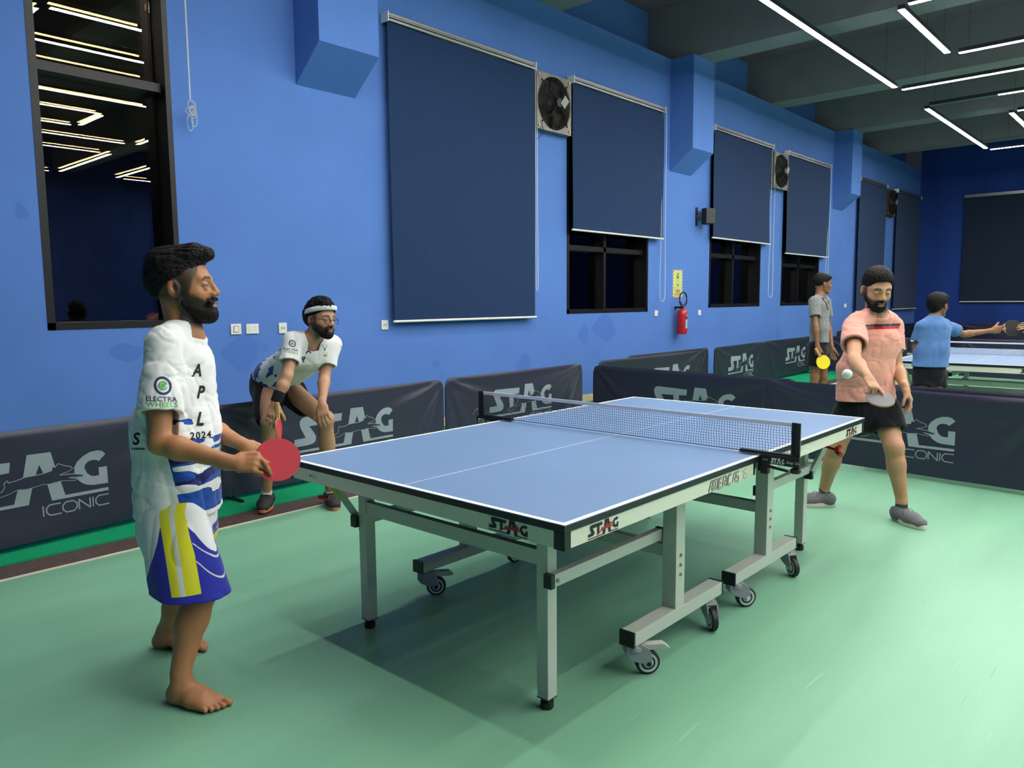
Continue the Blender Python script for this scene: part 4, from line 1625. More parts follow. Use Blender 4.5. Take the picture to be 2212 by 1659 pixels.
def paint_head(P, c, R, sc, skin, opts):
    """P world points -> colours near the head"""
    q = ((P - c) @ R) / sc
    x, y, z = q[:, 0], q[:, 1], q[:, 2]
    col = np.tile(np.asarray(skin, np.float32), (len(P), 1))
    n = noise3(P * 60)[:, None]
    n2 = noise3(P * 14 + 5)[:, None]
    col *= (.93 + .14 * n2) * (.97 + .06 * n)

    def mix(mask, colr, a=1.0):
        w = np.clip(mask, 0, 1)[:, None] * a
        col[:] = col * (1 - w) + np.asarray(colr, np.float32) * w
    near = (np.abs(x) < .16) & (np.abs(y) < .12) & (np.abs(z) < .15)
    ssm = lambda e0, e1, v: np.clip((v - e0) / (e1 - e0), 0, 1)
    face = near * ssm(.03, .05, x)
    # reddish nose, cheeks, ears
    mix(near * (1 - ssm(.0, .03, np.abs(z + .02))) * face * .5, np.asarray(skin) * [1.06, .9, .82])
    mix(near * ssm(.074, .082, np.abs(y)) * .6, np.asarray(skin) * [1.12, .84, .76])
    # beard and moustache
    if opts.get('beard'):
        b = opts['beard']
        edge = (noise3(P * 160) - .5) * .010
        jaw = ssm(-.020, -.034, z + .30 * (x - .055) * (x < .06) + .55 * (x - .055) * (x > .055) + edge - opts.get('beard_up', 0))
        front = ssm(-.014, .002, x + edge)
        m_ = near * jaw * front
        mo = near * ssm(.012, .006, np.abs(z + .0415 + .12 * np.abs(y) + edge * .3) + 0) * ssm(.034, .028, np.abs(y)) * face * (x > .085)
        hole = ssm(.004, .0, np.abs(z + .0585) - .012 - 0 * y) * ssm(.026, .020, np.abs(y)) * (x > .088)
        side = near * ssm(.0, .012, z + .05) * ssm(.045, .02, z) * ssm(.026, .012, np.abs(x - .016)) * (np.abs(y) > .05) * b
        m_ = np.maximum(np.maximum(m_ * (1 - hole), mo), side * .9)
        neckcut = ssm(-.135, -.112, z + .25 * x)
        mix(m_ * neckcut, (.010, .008, .007), b)
    # lips
    lip = near * ssm(.0115, .008, np.abs(z + .0585)) * ssm(.023 if opts.get('beard') else .026, .018, np.abs(y)) * (x > .092)
    mix(lip, np.asarray(opts.get('lip', (.30, .12, .10))), .85)
    mix(near * ssm(.0026, .0012, np.abs(z + .0585)) * ssm(.026, .022, np.abs(y)) * (x > .09), (.05, .02, .015), .9)
    # brows
    by = np.abs(y)
    mix(near * ssm(.0062, .0038, np.abs(z - .0335 - .10 * (by - .02) + 0.7 * np.maximum(by - .036, 0))) * ssm(.010, .014, by) * ssm(.053, .047, by) * (x > .05), (.012, .010, .009), .92)
    # eyes
    ey = opts.get('eyes', 1.0)
    ez = .0045
    d = ((by - .032) / .0145) ** 2 + ((z - ez) / (.0048 * ey + .0006)) ** 2
    eye = near * ssm(1.25, .9, d) * (x > .07)
    if ey > .2:
        mix(eye, (.42, .38, .35))
        gx = opts.get('gaze', 0.0)
        yy = y - np.sign(y) * .032 - gx
        mix(eye * ssm(.0062, .0050, np.sqrt(yy ** 2 + (z - ez) ** 2)), (.018, .010, .008))
    lid = near * ssm(.0022, .001, np.abs(z - ez - .0055 * max(ey, .15) * np.sqrt(np.maximum(0, 1 - ((by - .032) / .0165) ** 2)))) * ssm(.0165, .0155, np.abs(by - .032)) * (x > .065)
    mix(lid, (.015, .010, .009), .9)
    mix(near * ssm(.012, .004, np.abs(z + .007)) * ssm(.017, .008, np.abs(by - .032)) * (x > .06) * .30, np.asarray(skin) * .6)
    # nostrils
    mix(near * ssm(.0045, .003, np.hypot(by - .0065, z + .0325)) * (x > .10), (.03, .012, .01), .9)
    # short hair at the temples and nape
    if opts.get('stubble'):
        zz = opts['stubble']
        m_ = near * ssm(zz[0], zz[0] + .02, z) * ssm(zz[1] + .02, zz[1], x)
        mix(m_, (.02, .016, .014), zz[2])
    return col


# ---------------------------------------------------------------- hand
def hand_sdf(S, wr, d, pn, thumb_side, sc=1.0, curl=(20, 25, 30, 35), thumb=(35, 20), spread=5, over=None):
    """wr wrist point, d towards the knuckles, pn the way the palm faces, thumb_side +1/-1 for the side of the thumb"""
    d, pn = nrm(d), nrm(pn)
    pn = nrm(pn - d * (d @ pn))
    sd = nrm(np.cross(d, pn)) * thumb_side          # from palm centre towards the thumb
    w = np.asarray(wr, float)
    kn = w + d * .088 * sc
    S.seg(w - d * .03 * sc, w + d * .02 * sc, .021 * sc, .020 * sc, .012, sd, 1.25)
    S.seg(w + d * .022 * sc, w + d * .074 * sc, .0155 * sc, .0140 * sc, .014, sd, 2.5)
    S.seg(w + d * .02 * sc + sd * .018 * sc + pn * .006 * sc, w + d * .055 * sc + sd * .026 * sc + pn * .008 * sc, .015 * sc, .011 * sc, .012)
    offs = (.030, .010, -.010, -.029)
    back = (0, .003, 0, -.007)
    lens = ((.043, .026, .020), (.047, .029, .021), (.043, .027, .020), (.034, .020, .018))
    rad = (.0092, .0094, .0090, .0080)
    out = []
    for i in range(4):
        base = w + d * (.080 + back[i]) * sc + sd * offs[i] * sc
        dd = rot(d, pn, thumb_side * -spread * (i - 1.4) * -1) if False else nrm(d + sd * math.tan(math.radians(spread)) * (1.4 - i) * .5)
        c = curl[i]
        cs = (c * .75, c * 1.1, c * .7) if not isinstance(c, (tuple, list)) else c
        axis = np.cross(dd, pn)
        p = base
        cur = dd
        S.seg(base - d * .03 * sc, base, rad[i] * sc * .95, rad[i] * sc * 1.1, .008)
        r0 = rad[i] * sc
        for j in range(3):
            cur = rot(cur, axis, cs[j]) if not (over and i in over) else nrm(over[i][j])
            q = p + cur * lens[i][j] * sc
            r1 = r0 * (.93 if j < 2 else .82)
            S.seg(p, q, r0, r1, .004 if j else .006)
            S.ell(p, (r0 * 1.06,) * 3, None, .003)
            p, r0 = q, r1
        out.append((p, cur))
    # thumb leaves the side of the palm near its base
    t0 = w + d * .020 * sc + sd * .022 * sc + pn * .006 * sc
    td = nrm(d * math.cos(math.radians(thumb[0])) + sd * math.sin(math.radians(thumb[0])) + pn * .35)
    t1 = t0 + td * .042 * sc
    td2 = nrm(rot(td, np.cross(td, d * .6 + pn), thumb[1]))
    t2 = t1 + td2 * .031 * sc
    td3 = nrm(rot(td2, np.cross(td2, d * .8 + pn * .5), thumb[1] * .8))
    t3 = t2 + td3 * .023 * sc
    S.seg(t0, t1, .0150 * sc, .0112 * sc, .012)
    S.seg(t1, t2, .0108 * sc, .0100 * sc, .005)
    S.seg(t2, t3, .0100 * sc, .0086 * sc, .004)
    out.append((t3, td3))
    return out


# ---------------------------------------------------------------- limbs
def arm_sdf(S, sh, el, wr, sc=1.0, out=None):
    S.ell(sh, (.052 * sc,) * 3, None, .03)
    S.seg(sh, el, .047 * sc, .037 * sc, .025)
    u = nrm(np.asarray(wr) - el)
    L = np.linalg.norm(np.asarray(wr) - el)
    S.seg(el, el + u * .07 * sc, .037 * sc, .0405 * sc, .02)
    S.seg(el + u * .07 * sc, wr, .0405 * sc, .0235 * sc, .02)
    m_ = (np.asarray(sh) * .45 + np.asarray(el) * .55)
    if out is not None:
        S.ell(m_ + nrm(out) * .012 * sc, (.036 * sc, .036 * sc, .05 * sc), None, .03)


def leg_sdf(S, hip, kn, an, back, sc=1.0):
    """back = horizontal direction of the calf"""
    hip, kn, an = (np.asarray(v, float) for v in (hip, kn, an))
    S.seg(hip, kn, .082 * sc, .054 * sc, .03)
    S.ell(kn - nrm(back) * .008 * sc, (.052 * sc, .050 * sc, .058 * sc), None, .02)
    d = an - kn
    S.seg(kn, kn + d * .35, .049 * sc, .050 * sc, .025)
    S.seg(kn + d * .30, an, .049 * sc, .033 * sc, .025)
    S.seg(kn + d * .15 + nrm(back) * .016 * sc, kn + d * .45 + nrm(back) * .020 * sc, .036 * sc, .040 * sc, .03)
    S.seg(kn + d * .45 + nrm(back) * .018 * sc, an + nrm(back) * .016 * sc, .036 * sc, .016 * sc, .03)


def foot_sdf(S, an, toe_dir, z0=0.0, sc=1.0, side=1, up=(0, 0, 1), L=1.0):
    """bare foot; side=+1 when the big toe lies to the left of the toe direction"""
    f = nrm(toe_dir)
    u = nrm(np.asarray(up, float) - f * (np.asarray(up, float) @ f))
    l = np.cross(u, f)
    o = np.asarray(an, float).copy()
    o = o - u * ((o - np.array([0, 0, z0])) @ u) if up == (0, 0, 1) else o - u * .085 * sc
    P = lambda x, y, z: o + f * x * sc * L + l * y * side * sc + u * z * sc
    S.seg(P(.0, 0, .085), P(-.004, 0, .05), .034 * sc, .034 * sc, .02)
    S.ell(P(-.030, -.002, .030), (.036 * sc, .031 * sc, .034 * sc), np.stack([f, l, u], 1), .02)
    S.seg(P(.00, -.002, .055), P(.085, .008, .036), .034 * sc, .026 * sc, .03, l, 1.15)
    S.seg(P(-.02, -.014, .022), P(.11, -.026, .018), .022 * sc, .018 * sc, .02)
    S.seg(P(.06, .004, .028), P(.128, .004, .020), .026 * sc, .0165 * sc, .025, l, 1.9)
    S.ell(P(.128, .026, .020), (.022 * sc, .019 * sc, .018 * sc), np.stack([f, l, u], 1), .015)
    tl = ((.142, .030, .042, .0125), (.148, .007, .030, .0090), (.142, -.011, .026, .0084), (.133, -.027, .022, .0080), (.121, -.041, .018, .0076))
    for x, y, ln, r in tl:
        S.seg(P(x - .02, y, .019), P(x + ln * .55, y * 1.04, .017), r * sc * .95, r * sc * .92, .005)
        S.ell(P(x + ln * .75, y * 1.05, .0125), (r * sc * 1.15, r * sc * 1.08, r * sc * .95), np.stack([f, l, u], 1), .003)
    S.plane((0, 0, z0), (0, 0, -1), o - .3, o + .3)


def cols_plain(V, skin):
    n2 = noise3(V * 14 + 5)[:, None]
    n3 = noise3(V * 45 + 9)[:, None]
    return (np.asarray(skin, np.float32) * (.90 + .18 * n2) * (.95 + .10 * n3)).astype(np.float32)


def creases(amp, scale, stretch=(1, 1, 1), seed=0.0, power=3.0):
    """cloth folds as ridged noise, stretched along the drape"""
    st = np.asarray(stretch, float)

    def fn(P):
        Q = P * scale * st + seed
        w = noise3(Q * .6 + 3.1) * 1.6
        n = noise3(Q + w[:, None])
        r = 1 - np.abs(2 * n - 1)
        n2 = noise3(Q * 1.9 + 7.7 + w[:, None])
        return amp * 1.5 * ((r ** power - .3) * .6 + ((1 - np.abs(2 * n2 - 1)) ** power - .3) * .32)
    return fn


def project(polys, mesh_ob, origin, right, up, into=None, lift=.0015, step=.008, mats=None, name='print', parent=None, shear=0):
    """drape flat shapes over a garment: shot along `into` from the plane at origin"""
    me = mesh_ob.data
    into = nrm(np.asarray(origin, float) - CAM)
    vs = [tuple(v.co) for v in me.vertices]
    tree = BVHTree.FromPolygons(vs, [tuple(p.vertices) for p in me.polygons])
    par = mesh_ob.parent
    off = np.array(par.location) if par else np.zeros(3)
    mb = MB()
    mats_l = []
    for pl, mt, li in polys:
        V, F = flat_mesh(pl, step)
        if mt not in mats_l:
            mats_l.append(mt)
        pts, ok = [], []
        for u, v in V:
            p = np.asarray(origin, float) + nrm(right) * u + nrm(up) * v - off
            hit, no, idx, dist = tree.ray_cast(Vector(p - nrm(into) * .3), Vector(nrm(into)), 1.0)
            if hit is None:
                pts.append(tuple(p))
                ok.append(False)
            else:
                pts.append(tuple(np.array(hit) - nrm(into) * (lift + li)))
                ok.append(True)
        F = [f for f in F if all(ok[i] for i in f) and max((Vector(pts[f[0]]) - Vector(pts[i])).length for i in f) < step * 4.5]
        mb.add(pts, F, mats_l.index(mt))
    m2 = bpy.data.meshes.new(name)
    m2.from_pydata(mb.v, [], mb.f)
    for mt in mats_l:
        m2.materials.append(mt)
    m2.polygons.foreach_set('material_index', mb.mi)
    m2.polygons.foreach_set('use_smooth', [True] * len(m2.polygons))
    m2.update()
    o = bpy.data.objects.new(name, m2)
    C.objects.link(o)
    o.parent = mesh_ob
    return o
# ================================================================ people
FH = nrm([CF[0], CF[1], 0])
RH = nrm([CR[0], CR[1], 0])
UP = np.array([0, 0, 1.0])


def gdir(r=0, u=0, f=0):
    """direction from amounts to the right, up and away as seen from the photographer"""
    return nrm(RH * r + UP * u + FH * f)


def bounds(pts, m_=.2):
    P = np.array(pts)
    return P.min(0) - m_, P.max(0) + m_


def hair_mesh(name, c, R, sc, prims, line, mt, parent, origin, h, noise=(.005, 70), st=(.6, 1.4, 1.0), slow=.6):
    lo, hi = c - .2 * sc, c + .22 * sc
    S = Field(lo, hi, h)
    W = lambda p: c + R @ (np.asarray(p, float) * sc)
    for p in prims:
        if p[0] == 'e':
            S.ell(W(p[1]), np.asarray(p[2]) * sc, R, p[3] * sc)
        else:
            S.seg(W(p[1]), W(p[2]), p[3] * sc, p[4] * sc, p[5] * sc, w=(R[:, 1] if len(p) > 6 else None), sq=(p[6] if len(p) > 6 else 1))
    a, f = noise
    st = np.array(st)

    def dn(P):
        q = ((P - c) @ R) / sc
        n = noise3(q * f * st + 4)
        n2 = noise3(q * f * 2.4 * st + 11)
        return a * ((np.abs(2 * n - 1)) - .45) + a * .5 * (n2 - .5)
    S.displace(dn, .02)
    I = np.argwhere(S.F < .02)
    P = S.lo + I * S.h
    q = ((P - c) @ R) / sc
    g = line(q) * sc * slow
    v = S.F[I[:, 0], I[:, 1], I[:, 2]]
    S.F[I[:, 0], I[:, 1], I[:, 2]] = np.maximum(v, g.astype(np.float32))
    V, Q = S.mesh()
    return mesh_obj(name, V, Q, mt, parent, origin)


def beard_prims(v):
    P = []
    for q in (-1, 1):
        P.append(('s', (.016, q * .052, -.052), (.064, q * .026, -.090), .0135 + v * .45, .017 + v, .025))
        P.append(('s', (.109, q * .004, -.042), (.098, q * .025, -.054), .0045 + v * .3, .004 + v * .3, .006))
        P.append(('s', (.096, q * .028, -.054), (.088, q * .024, -.080), .005 + v * .3, .009 + v * .5, .010))
    P.append(('e', (.084, 0, -.095), (.0200 + v * 1.3, .026 + v, .021 + v * 1.3), .02))
    P.append(('e', (.060, 0, -.085), (.034, .040, .026 + v), .02))
    return P


def beard_line(q):
    x, y, z = q[:, 0], q[:, 1], q[:, 2]
    top = np.interp(x, [0, .03, .06, .085, .10, .13], [-.005, -.025, -.040, -.048, -.034, -.034])
    g = z - top
    mouth = .0088 - np.sqrt((z + .0590) ** 2 + (np.maximum(np.abs(y) - .010, 0)) ** 2)
    mouth = np.where(x > .085, mouth, -1)
    return np.maximum(np.maximum(g, mouth), -(x - .002))


def mk_person(label, foot, group=None):
    return thing('person', tuple(foot), label, 'person', group)


def body_core(S, H, hc, nb, shR, shL, pelv, lat, r=.100, sq=1.45, nr=.054, chest=None):
    r = r * .80
    S.seg(H((-.022, 0, -.045)), nb, nr, nr * 1.06, .02)
    S.seg(nb, nb * .4 + shR * .6, nr * .85, .045, .03)
    S.seg(nb, nb * .4 + shL * .6, nr * .85, .045, .03)
    fwd_ = nrm(np.cross(lat, UP)) * (1 if np.cross(lat, UP) @ (H((1, 0, 0)) - H((0, 0, 0))) > 0 else -1)
    neck_skin(S, nb, UP, fwd_, nr)
    ch = chest if chest is not None else (nb * .72 + pelv * .28)
    wa = nb * .3 + pelv * .7
    S.seg(ch, wa, r, r * .88, .04, lat, sq)
    S.seg(wa, pelv, r * .88, r, .03, lat, sq)


def neck_pts(nb, a, fw):
    """end of the collarbone fill and the collar plane (point, upward normal)"""
    fw = nrm(fw - a * (fw @ a))
    p1 = nb + fw * .060 - a * .034
    p2 = nb - fw * .060 + a * .034
    n = nrm(np.cross(np.cross(a, fw), p2 - p1))
    if n @ a < 0:
        n = -n
    return nb + fw * .022 - a * .040, p1, n


def neck_skin(S, nb, a, fw, r=.056):
    e, p, n = neck_pts(nb, a, fw)
    S.seg(nb, e, r, r * .98, .02)


def collar(S, nb, top, a, fw, r=.056):
    e, p, n = neck_pts(nb, a, fw)
    S.seg(nb, e, r + .008, r + .009, .01, cut=[(p, n)])
    S.seg(nb - a * .01, top, r + .010, r + .012, .003, op='s', cut=[(p, -n)])
    S.seg(nb, e, r + .012, r + .012, .003, op='s', cut=[(p, -n)])


# ---------------------------------------------------------------- bats
def bat(center, normal, handle, label, face, back, grp='table tennis bats', wood=None, blade_r=.0775):
    n = nrm(normal)
    hd = np.asarray(handle, float)
    hd = nrm(hd - n * (hd @ n))
    sd = np.cross(n, hd)
    t = thing('table_tennis_bat', tuple(center), label, 'bat', grp)
    c = np.zeros(3)
    M = Matrix([[sd[i], hd[i], n[i], 0] for i in range(3)] + [[0, 0, 0, 1]])
    wood = wood or mat('bat_wood', srgb(196, 150, 96), .55, noise=(40, .15, (1, 8, 1)))
    out = []
    for k in range(48):
        a = 2 * PI * k / 48
        out.append((blade_r * .985 * math.cos(a), blade_r * 1.03 * math.sin(a)))
    MB().prism(out, -.0030, .0030, 0, M).build('blade', wood, t)
    o2 = [(x * .992, min(y, blade_r * .84) * .995) for x, y in out]
    MB().prism(o2, .0030, .0050, 0, M).build('rubber', face, t)
    MB().prism(o2, -.0050, -.0030, 0, M).build('rubber', back, t)
    hp = [(-.014, blade_r * .80), (.014, blade_r * .80), (.0125, blade_r + .03), (.0145, blade_r + .07), (.017, blade_r + .098), (-.017, blade_r + .098), (-.0145, blade_r + .07), (-.0125, blade_r + .03)]
    MB().prism(hp, -.0115, .0115, 0, M).build('handle', wood, t, bevel=.005)
    return t


red_rub = mat('rubber_red', srgb(222, 76, 88), .6, spec=.25)
blk_rub = mat('rubber_black', srgb(30, 30, 32), .5, spec=.4)
gry_rub = mat('rubber_grey_sheen', srgb(92, 90, 94), .4, spec=.5)
yel_rub = mat('rubber_yellow', srgb(244, 220, 30), .6)
SK1, SK2, SK3, SK4, SK5 = srgb(176, 122, 82), srgb(186, 140, 108), srgb(194, 146, 112), srgb(140, 98, 70), srgb(146, 98, 70)
black_cloth = mat('black_cloth', srgb(22, 22, 27), .9, spec=.1, sheen=.12)
print_navy = mat('print_navy', srgb(40, 40, 96), .7)
print_green = mat('print_green', srgb(90, 176, 80), .7)
print_yel = mat('print_yellow', srgb(214, 200, 50), .7)
print_or = mat('print_rust', srgb(170, 90, 60), .7)
print_blk = mat('print_jet', srgb(16, 16, 20), .7)


def ring_logo(s=1.0):
    navy = stroke_polys(arc(0, 0, .020 * s, .021 * s, 0, 360, 28), .006 * s)
    green = stroke_polys(arc(0, 0, .010 * s, .010 * s, 20, 340, 18), .004 * s) + [[(.006 * s * math.cos(a), .006 * s * math.sin(a)) for a in [k * PI / 5 for k in range(10)]]]
    return navy, green


# ================================================================ 1. barefoot player, nearest, seen from his right side
hc = at(394, 623, 2.86)
sc = 1.07
R = frame(RH * math.cos(.12) + FH * math.sin(.12) + UP * .03, UP + RH * .02)
nb = at(396, 708, 2.88)
shR, shL = at(352, 752, 2.74), at(392, 752, 3.04)
elR, wrR = at(345, 958, 2.68), at(505, 1000, 2.66)
elL, wrL = at(452, 925, 3.04), at(528, 962, 2.90)
pel = at(385, 1085, 2.89)
hipR, hipL = at(378, 1120, 2.80), at(386, 1120, 2.98)
knR, anR = at(434, 1274, 2.80), at(392, 1452, 2.73)
knL, anL = at(404, 1262, 3.06), at(360, 1368, 3.17)
toeR = nrm(at(500, 1492, 2.66) - at(400, 1500, 2.73)) * [1, 1, 0]
toeL = nrm(gdir(.95, 0, -.05))
lat1 = nrm(FH * .96 - RH * .1)
fw1 = nrm(RH * .97 - FH * .15)
root1 = mk_person('person nearest, barefoot, in white jersey and white blue yellow shorts, holding a red bat', (at(400, 1500, 2.73) * [1, 1, 0]))
O1 = np.array(root1.location)
h = .0036
lo, hi = bounds([hc, elR, wrR + RH * .12, wrL + RH * .12, anR + toeR * .2, anL, anL - RH * .05, hipL, shL, at(385, 1085, 3.1), at(385, 1085, 2.66)], .06)
lo[2] = -.02
hi[2] = hc[2] + .16
S = Field(lo, hi, h)
H = head_sdf(S, hc, R, sc)
body_core(S, H, hc, nb, shR, shL, pel, lat1, .100, 1.45, .057)
arm_sdf(S, shR, elR, wrR, 1.0)
arm_sdf(S, shL, elL, wrL, .95)
leg_sdf(S, hipR, knR, anR, -fw1, 1.0)
leg_sdf(S, hipL, knL, anL, -fw1, .95)
foot_sdf(S, anR, toeR, 0.0, 1.0, side=+1)
foot_sdf(S, anL, toeL, 0.0, .98, side=-1)
dR = nrm(at(565, 998, 2.66) - wrR)
hand_sdf(S, wrR, dR, nrm(FH * .8 - UP * .6), +1, .98, curl=(0, 62, 66, 70), thumb=(30, 12),
         over={0: (gdir(.62, -.62, -.25), gdir(.42, -.90, .05), gdir(.36, -.93, .12))})
hand_sdf(S, wrL, gdir(.86, -.45, -.1), gdir(.2, -.7, .6), -1, .92, curl=(18, 24, 28, 34))
V, Q = S.mesh()
col = cols_plain(V, SK1)
hd = np.linalg.norm(V - hc, axis=1) < .24
col[hd] = paint_head(V[hd], hc, R, sc, SK1, dict(beard=.95, eyes=.42, gaze=.0, stubble=(-.085, -.01, .0), lip=(.40, .17, .15)))
# faded sides: skin-close hair from the ear upwards and down the nape
q = ((V - hc) @ R) / sc
m_ = np.clip((q[:, 2] - np.interp(q[:, 0], [-.12, -.04, -.01, .0, .035, .055, .08], [-.06, -.05, -.045, -.06, -.05, .012, .05])) / .03, 0, 1) * (q[:, 0] < .068) * (np.abs(q[:, 1]) < .084) * (q[:, 2] > -.09) * hd
col = col * (1 - m_[:, None] * .85) + np.array([.02, .016, .014]) * m_[:, None] * .85
# nails on the near foot and hand tips stay skin
mesh_obj('body', V, Q, SKIN, root1, O1, col)


def line1(q):
    x, y, z = q[:, 0], q[:, 1], q[:, 2]
    ln = np.interp(x, [-.14, -.08, -.03, .00, .03, .06, .085, .11, .14], [-.055, -.03, .02, .040, .045, .060, .088, .098, .10])
    return ln - z


hair_mesh('hair', hc, R, sc, [('e', (-.022, 0, .046), (.101, .081, .090), .01), ('s', (-.06, 0, .095), (.05, 0, .118), .048, .036, .03, 1.3), ('s', (.045, 0, .112), (.092, 0, .116), .036, .024, .02, 1.5), ('e', (-.075, 0, .03), (.046, .062, .07), .02)],
          line1, HAIR, root1, O1, .0026, (.0055, 120), (.22, 1.3, .8))
hair_mesh('beard', hc, R, sc, beard_prims(.008), beard_line, BEARD, root1, O1, .0030, (.003, 110), slow=.8)

# jersey
S = Field(lo, [hi[0], hi[1], nb[2] + .09], .0042)
hemz = at(385, 1108, 2.85)[2]
top, mid, bot = at(392, 790, 2.89), at(380, 930, 2.89), at(386, 1125, 2.89)
S.seg(top, mid, .118, .150, .05, lat1, 1.32)
S.seg(mid, bot, .150, .156, .04, lat1, 1.22)
S.seg(nb - UP * .012, nb * .3 + shR * .7 + UP * .005, .060, .062, .04)
S.seg(nb - UP * .012, nb * .3 + shL * .7 + UP * .005, .060, .062, .04)
cuR = at(346, 892, 2.69)
ax = nrm(cuR - shR)
S.seg(shR - ax * .01, cuR + ax * .05, .066, .079, .035, fw1, 1.0, cut=[(cuR, ax)])
cuL = shL + nrm(elL - shL) * .23
axL = nrm(elL - shL)
S.seg(shL, cuL + axL * .05, .064, .076, .035, cut=[(cuL, axL)])
# drape
S.displace(creases(.008, 8, (1, 1, .35), 1.3), .03)
S.displace(creases(.0045, 15, (.8, .8, 1.1), 7.7, 4), .03)
S.plane((0, 0, hemz), (0, 0, -1))
S.seg(at(386, 1100, 2.89), at(386, 1160, 2.89), .128, .132, 0, lat1, 1.2, op='s')
S.seg(cuR - ax * .02, cuR + ax * .08, .058, .063, 0, op='s')
S.seg(cuL - axL * .02, cuL + axL * .08, .055, .060, 0, op='s')
collar(S, nb, H((-.022, 0, -.045)), UP, fw1, .057)
V, Q = S.mesh()
a = (V - at(385, 1085, 2.70)) @ RH
z = V[:, 2]
lt = (V - pel) @ lat1
scr = 571.0
zt = lambda py: at(385, py, 2.72)[2]
n1 = noise3(np.stack([a * 9, z * 42, lt * 9], 1))
n2 = noise3(np.stack([a * 22 + 9, z * 90, lt * 20], 1))
n3 = noise3(np.stack([a * 7 + 3, z * 30 + 4, lt * 7 + 8], 1))
seam = np.interp(z, [zt(1110), zt(980)], [.000, -.045])
front = np.clip((a - seam) / .008, 0, 1)
lvl = np.interp(z, [zt(1100), zt(1040), zt(985), zt(920), zt(880)], [.22, .16, -.02, -.30, -.50]) + np.clip((a - .095) * 7, 0, .36)
blue = n1 + .35 * (n2 - .5) + lvl
blue = np.where((z < hemz + .020) | (z > zt(885)), 0, blue)
navy = np.where((blue > .56) & (n3 > .60), .9, .1) * (z < zt(980))
pat = np.stack([np.clip(.5 + np.minimum((blue - .55) * 4, (a - seam) / .03), 0, 1), np.minimum(navy, np.clip(.5 + (a - seam) / .03, 0, 1)), np.zeros_like(a)], 1)
jer = pattern_mat('white_jersey', srgb(226, 226, 222), [srgb(24, 74, 160), srgb(22, 30, 96)])
sh1 = mesh_obj('jersey', V, Q, jer, root1, O1, pat, 'pat')
into = CF
for ch, px, py, s_, sl in (('A', 424, 800, .060, .1), ('P', 431, 847, .060, .15), ('L', 430, 905, .066, .15)):
    project([(xf(text_flat(ch, 1, bold=.035, align='CENTER', shear=.35), s_ * .8, s_ * 1.05, 0, -.35 * s_), print_blk, 0)], sh1, at(px, py, 2.4), RH + FH * 0, UP, None, .0015, .01, name='print')
project([(xf(text_flat('2024', 1, bold=.02, align='CENTER', space=1.2), .034, .036, 0, -.012), print_blk, 0)], sh1, at(434, 940, 2.4), RH + UP * .08, UP, None, .0015, .01, name='print')
nv, gr = ring_logo(1.35)
project([(nv, print_navy, 0), (gr, print_green, 0), (xf(text_flat('ELECTRA', 1, bold=.01, align='CENTER'), .027, .024, -.008, -.055), print_navy, 0), (xf(text_flat('WHEELS', 1, bold=.01, align='CENTER'), .030, .024, -.006, -.074), print_green, 0)],
        sh1, at(352, 833, 2.4), RH - UP * .05, UP, None, .0015, .01, name='sleeve_print')
project([(xf(text_flat('S', 1, bold=.03, shear=.2), .052, .06), print_blk, 0), ([rect(-.004 + .008 * k_, .002 + .008 * k_, -.02, -.012) for k_ in range(6)], print_navy, 0)], sh1, at(286, 960, 2.4), RH, UP, None, .0015, .01, name='print')

# shorts
S = Field(lo, [hi[0], hi[1], hemz + .09], .0042)
S.seg(at(386, 1090, 2.89), at(386, 1140, 2.89), .138, .142, .03, lat1, 1.18)
heR, heL = at(416, 1300, 2.77), at(400, 1280, 3.05)
uR = nrm(heR - hipR)
S.seg(hipR - UP * .0, heR, .116, .140, .03, lat1, .92)
S.seg(hipL, heL, .110, .116, .03, lat1, .9)
S.displace(creases(.009, 8, (1, 1, .25), 4.3), .03)
hz = at(400, 1287, 2.74)[2]
S.plane(at(392, 1289, 2.72), nrm(-UP - fw1 * .06))
S.seg(heR - uR * .03, heR + uR * .15, .112, .120, 0, lat1, .9, op='s')
S.seg(heL - UP * .05, heL - UP * .2, .092, .098, 0, lat1, .9, op='s')
V, Q = S.mesh()
# panels laid out in the side view of the garment: a forwards, z up
org = at(385, 1108, 2.76)
a = (V - org) @ RH
z = V[:, 2]
k = 1645.6 / 2.72
px = 385 + a * k
py = 1108 + (org[2] - z) * k
st0 = np.interp(py, [1105, 1190, 1275], [361, 382, 402])
st1 = np.interp(py, [1105, 1190, 1275], [410, 436, 457])
pl0 = np.interp(py, [1105, 1190, 1275], [381, 401, 420])
pl1 = np.interp(py, [1105, 1190, 1275], [391, 411, 430])
bandL = np.interp(px, [320, 335, 352, 361, 366], [1252, 1225, 1190, 1160, 1120])
bandR = np.interp(px, [410, 430, 455, 478, 500], [1120, 1146, 1185, 1222, 1256])
blue = ((px < st0) & (py > bandL)) | ((px > st1) & (py > bandR))
hem = py > 1268
blueF = np.where((px < (st0 + st1) / 2), (py - bandL), (py - bandR)) / 30
R_ = np.clip(.5 + np.maximum(blueF, (py - 1268) / 30), 0, 1)
yel = np.minimum(np.minimum(px - st0, st1 - px), 1266 - py) / 25
pale = np.minimum(np.minimum(px - pl0, pl1 - px), 1266 - py) / 10
G_ = np.clip(.5 + yel, 0, 1)
B_ = np.clip(.5 + pale, 0, 1)
for dd in (16, 34, 52):
    ln = .9 - np.abs((px - st1) * .80 - (py - bandR) * .0 - (py - 1150) * .48 - dd + 40)
    B_ = np.maximum(B_, np.clip(.5 + np.minimum(np.minimum(ln, px - st1), np.minimum(py - bandR, 1262 - py)) / 3, 0, 1) * (px > st1))
shm = pattern_mat('jersey_shorts', srgb(222, 222, 222), [srgb(34, 40, 150), srgb(206, 202, 40), srgb(196, 200, 196)])
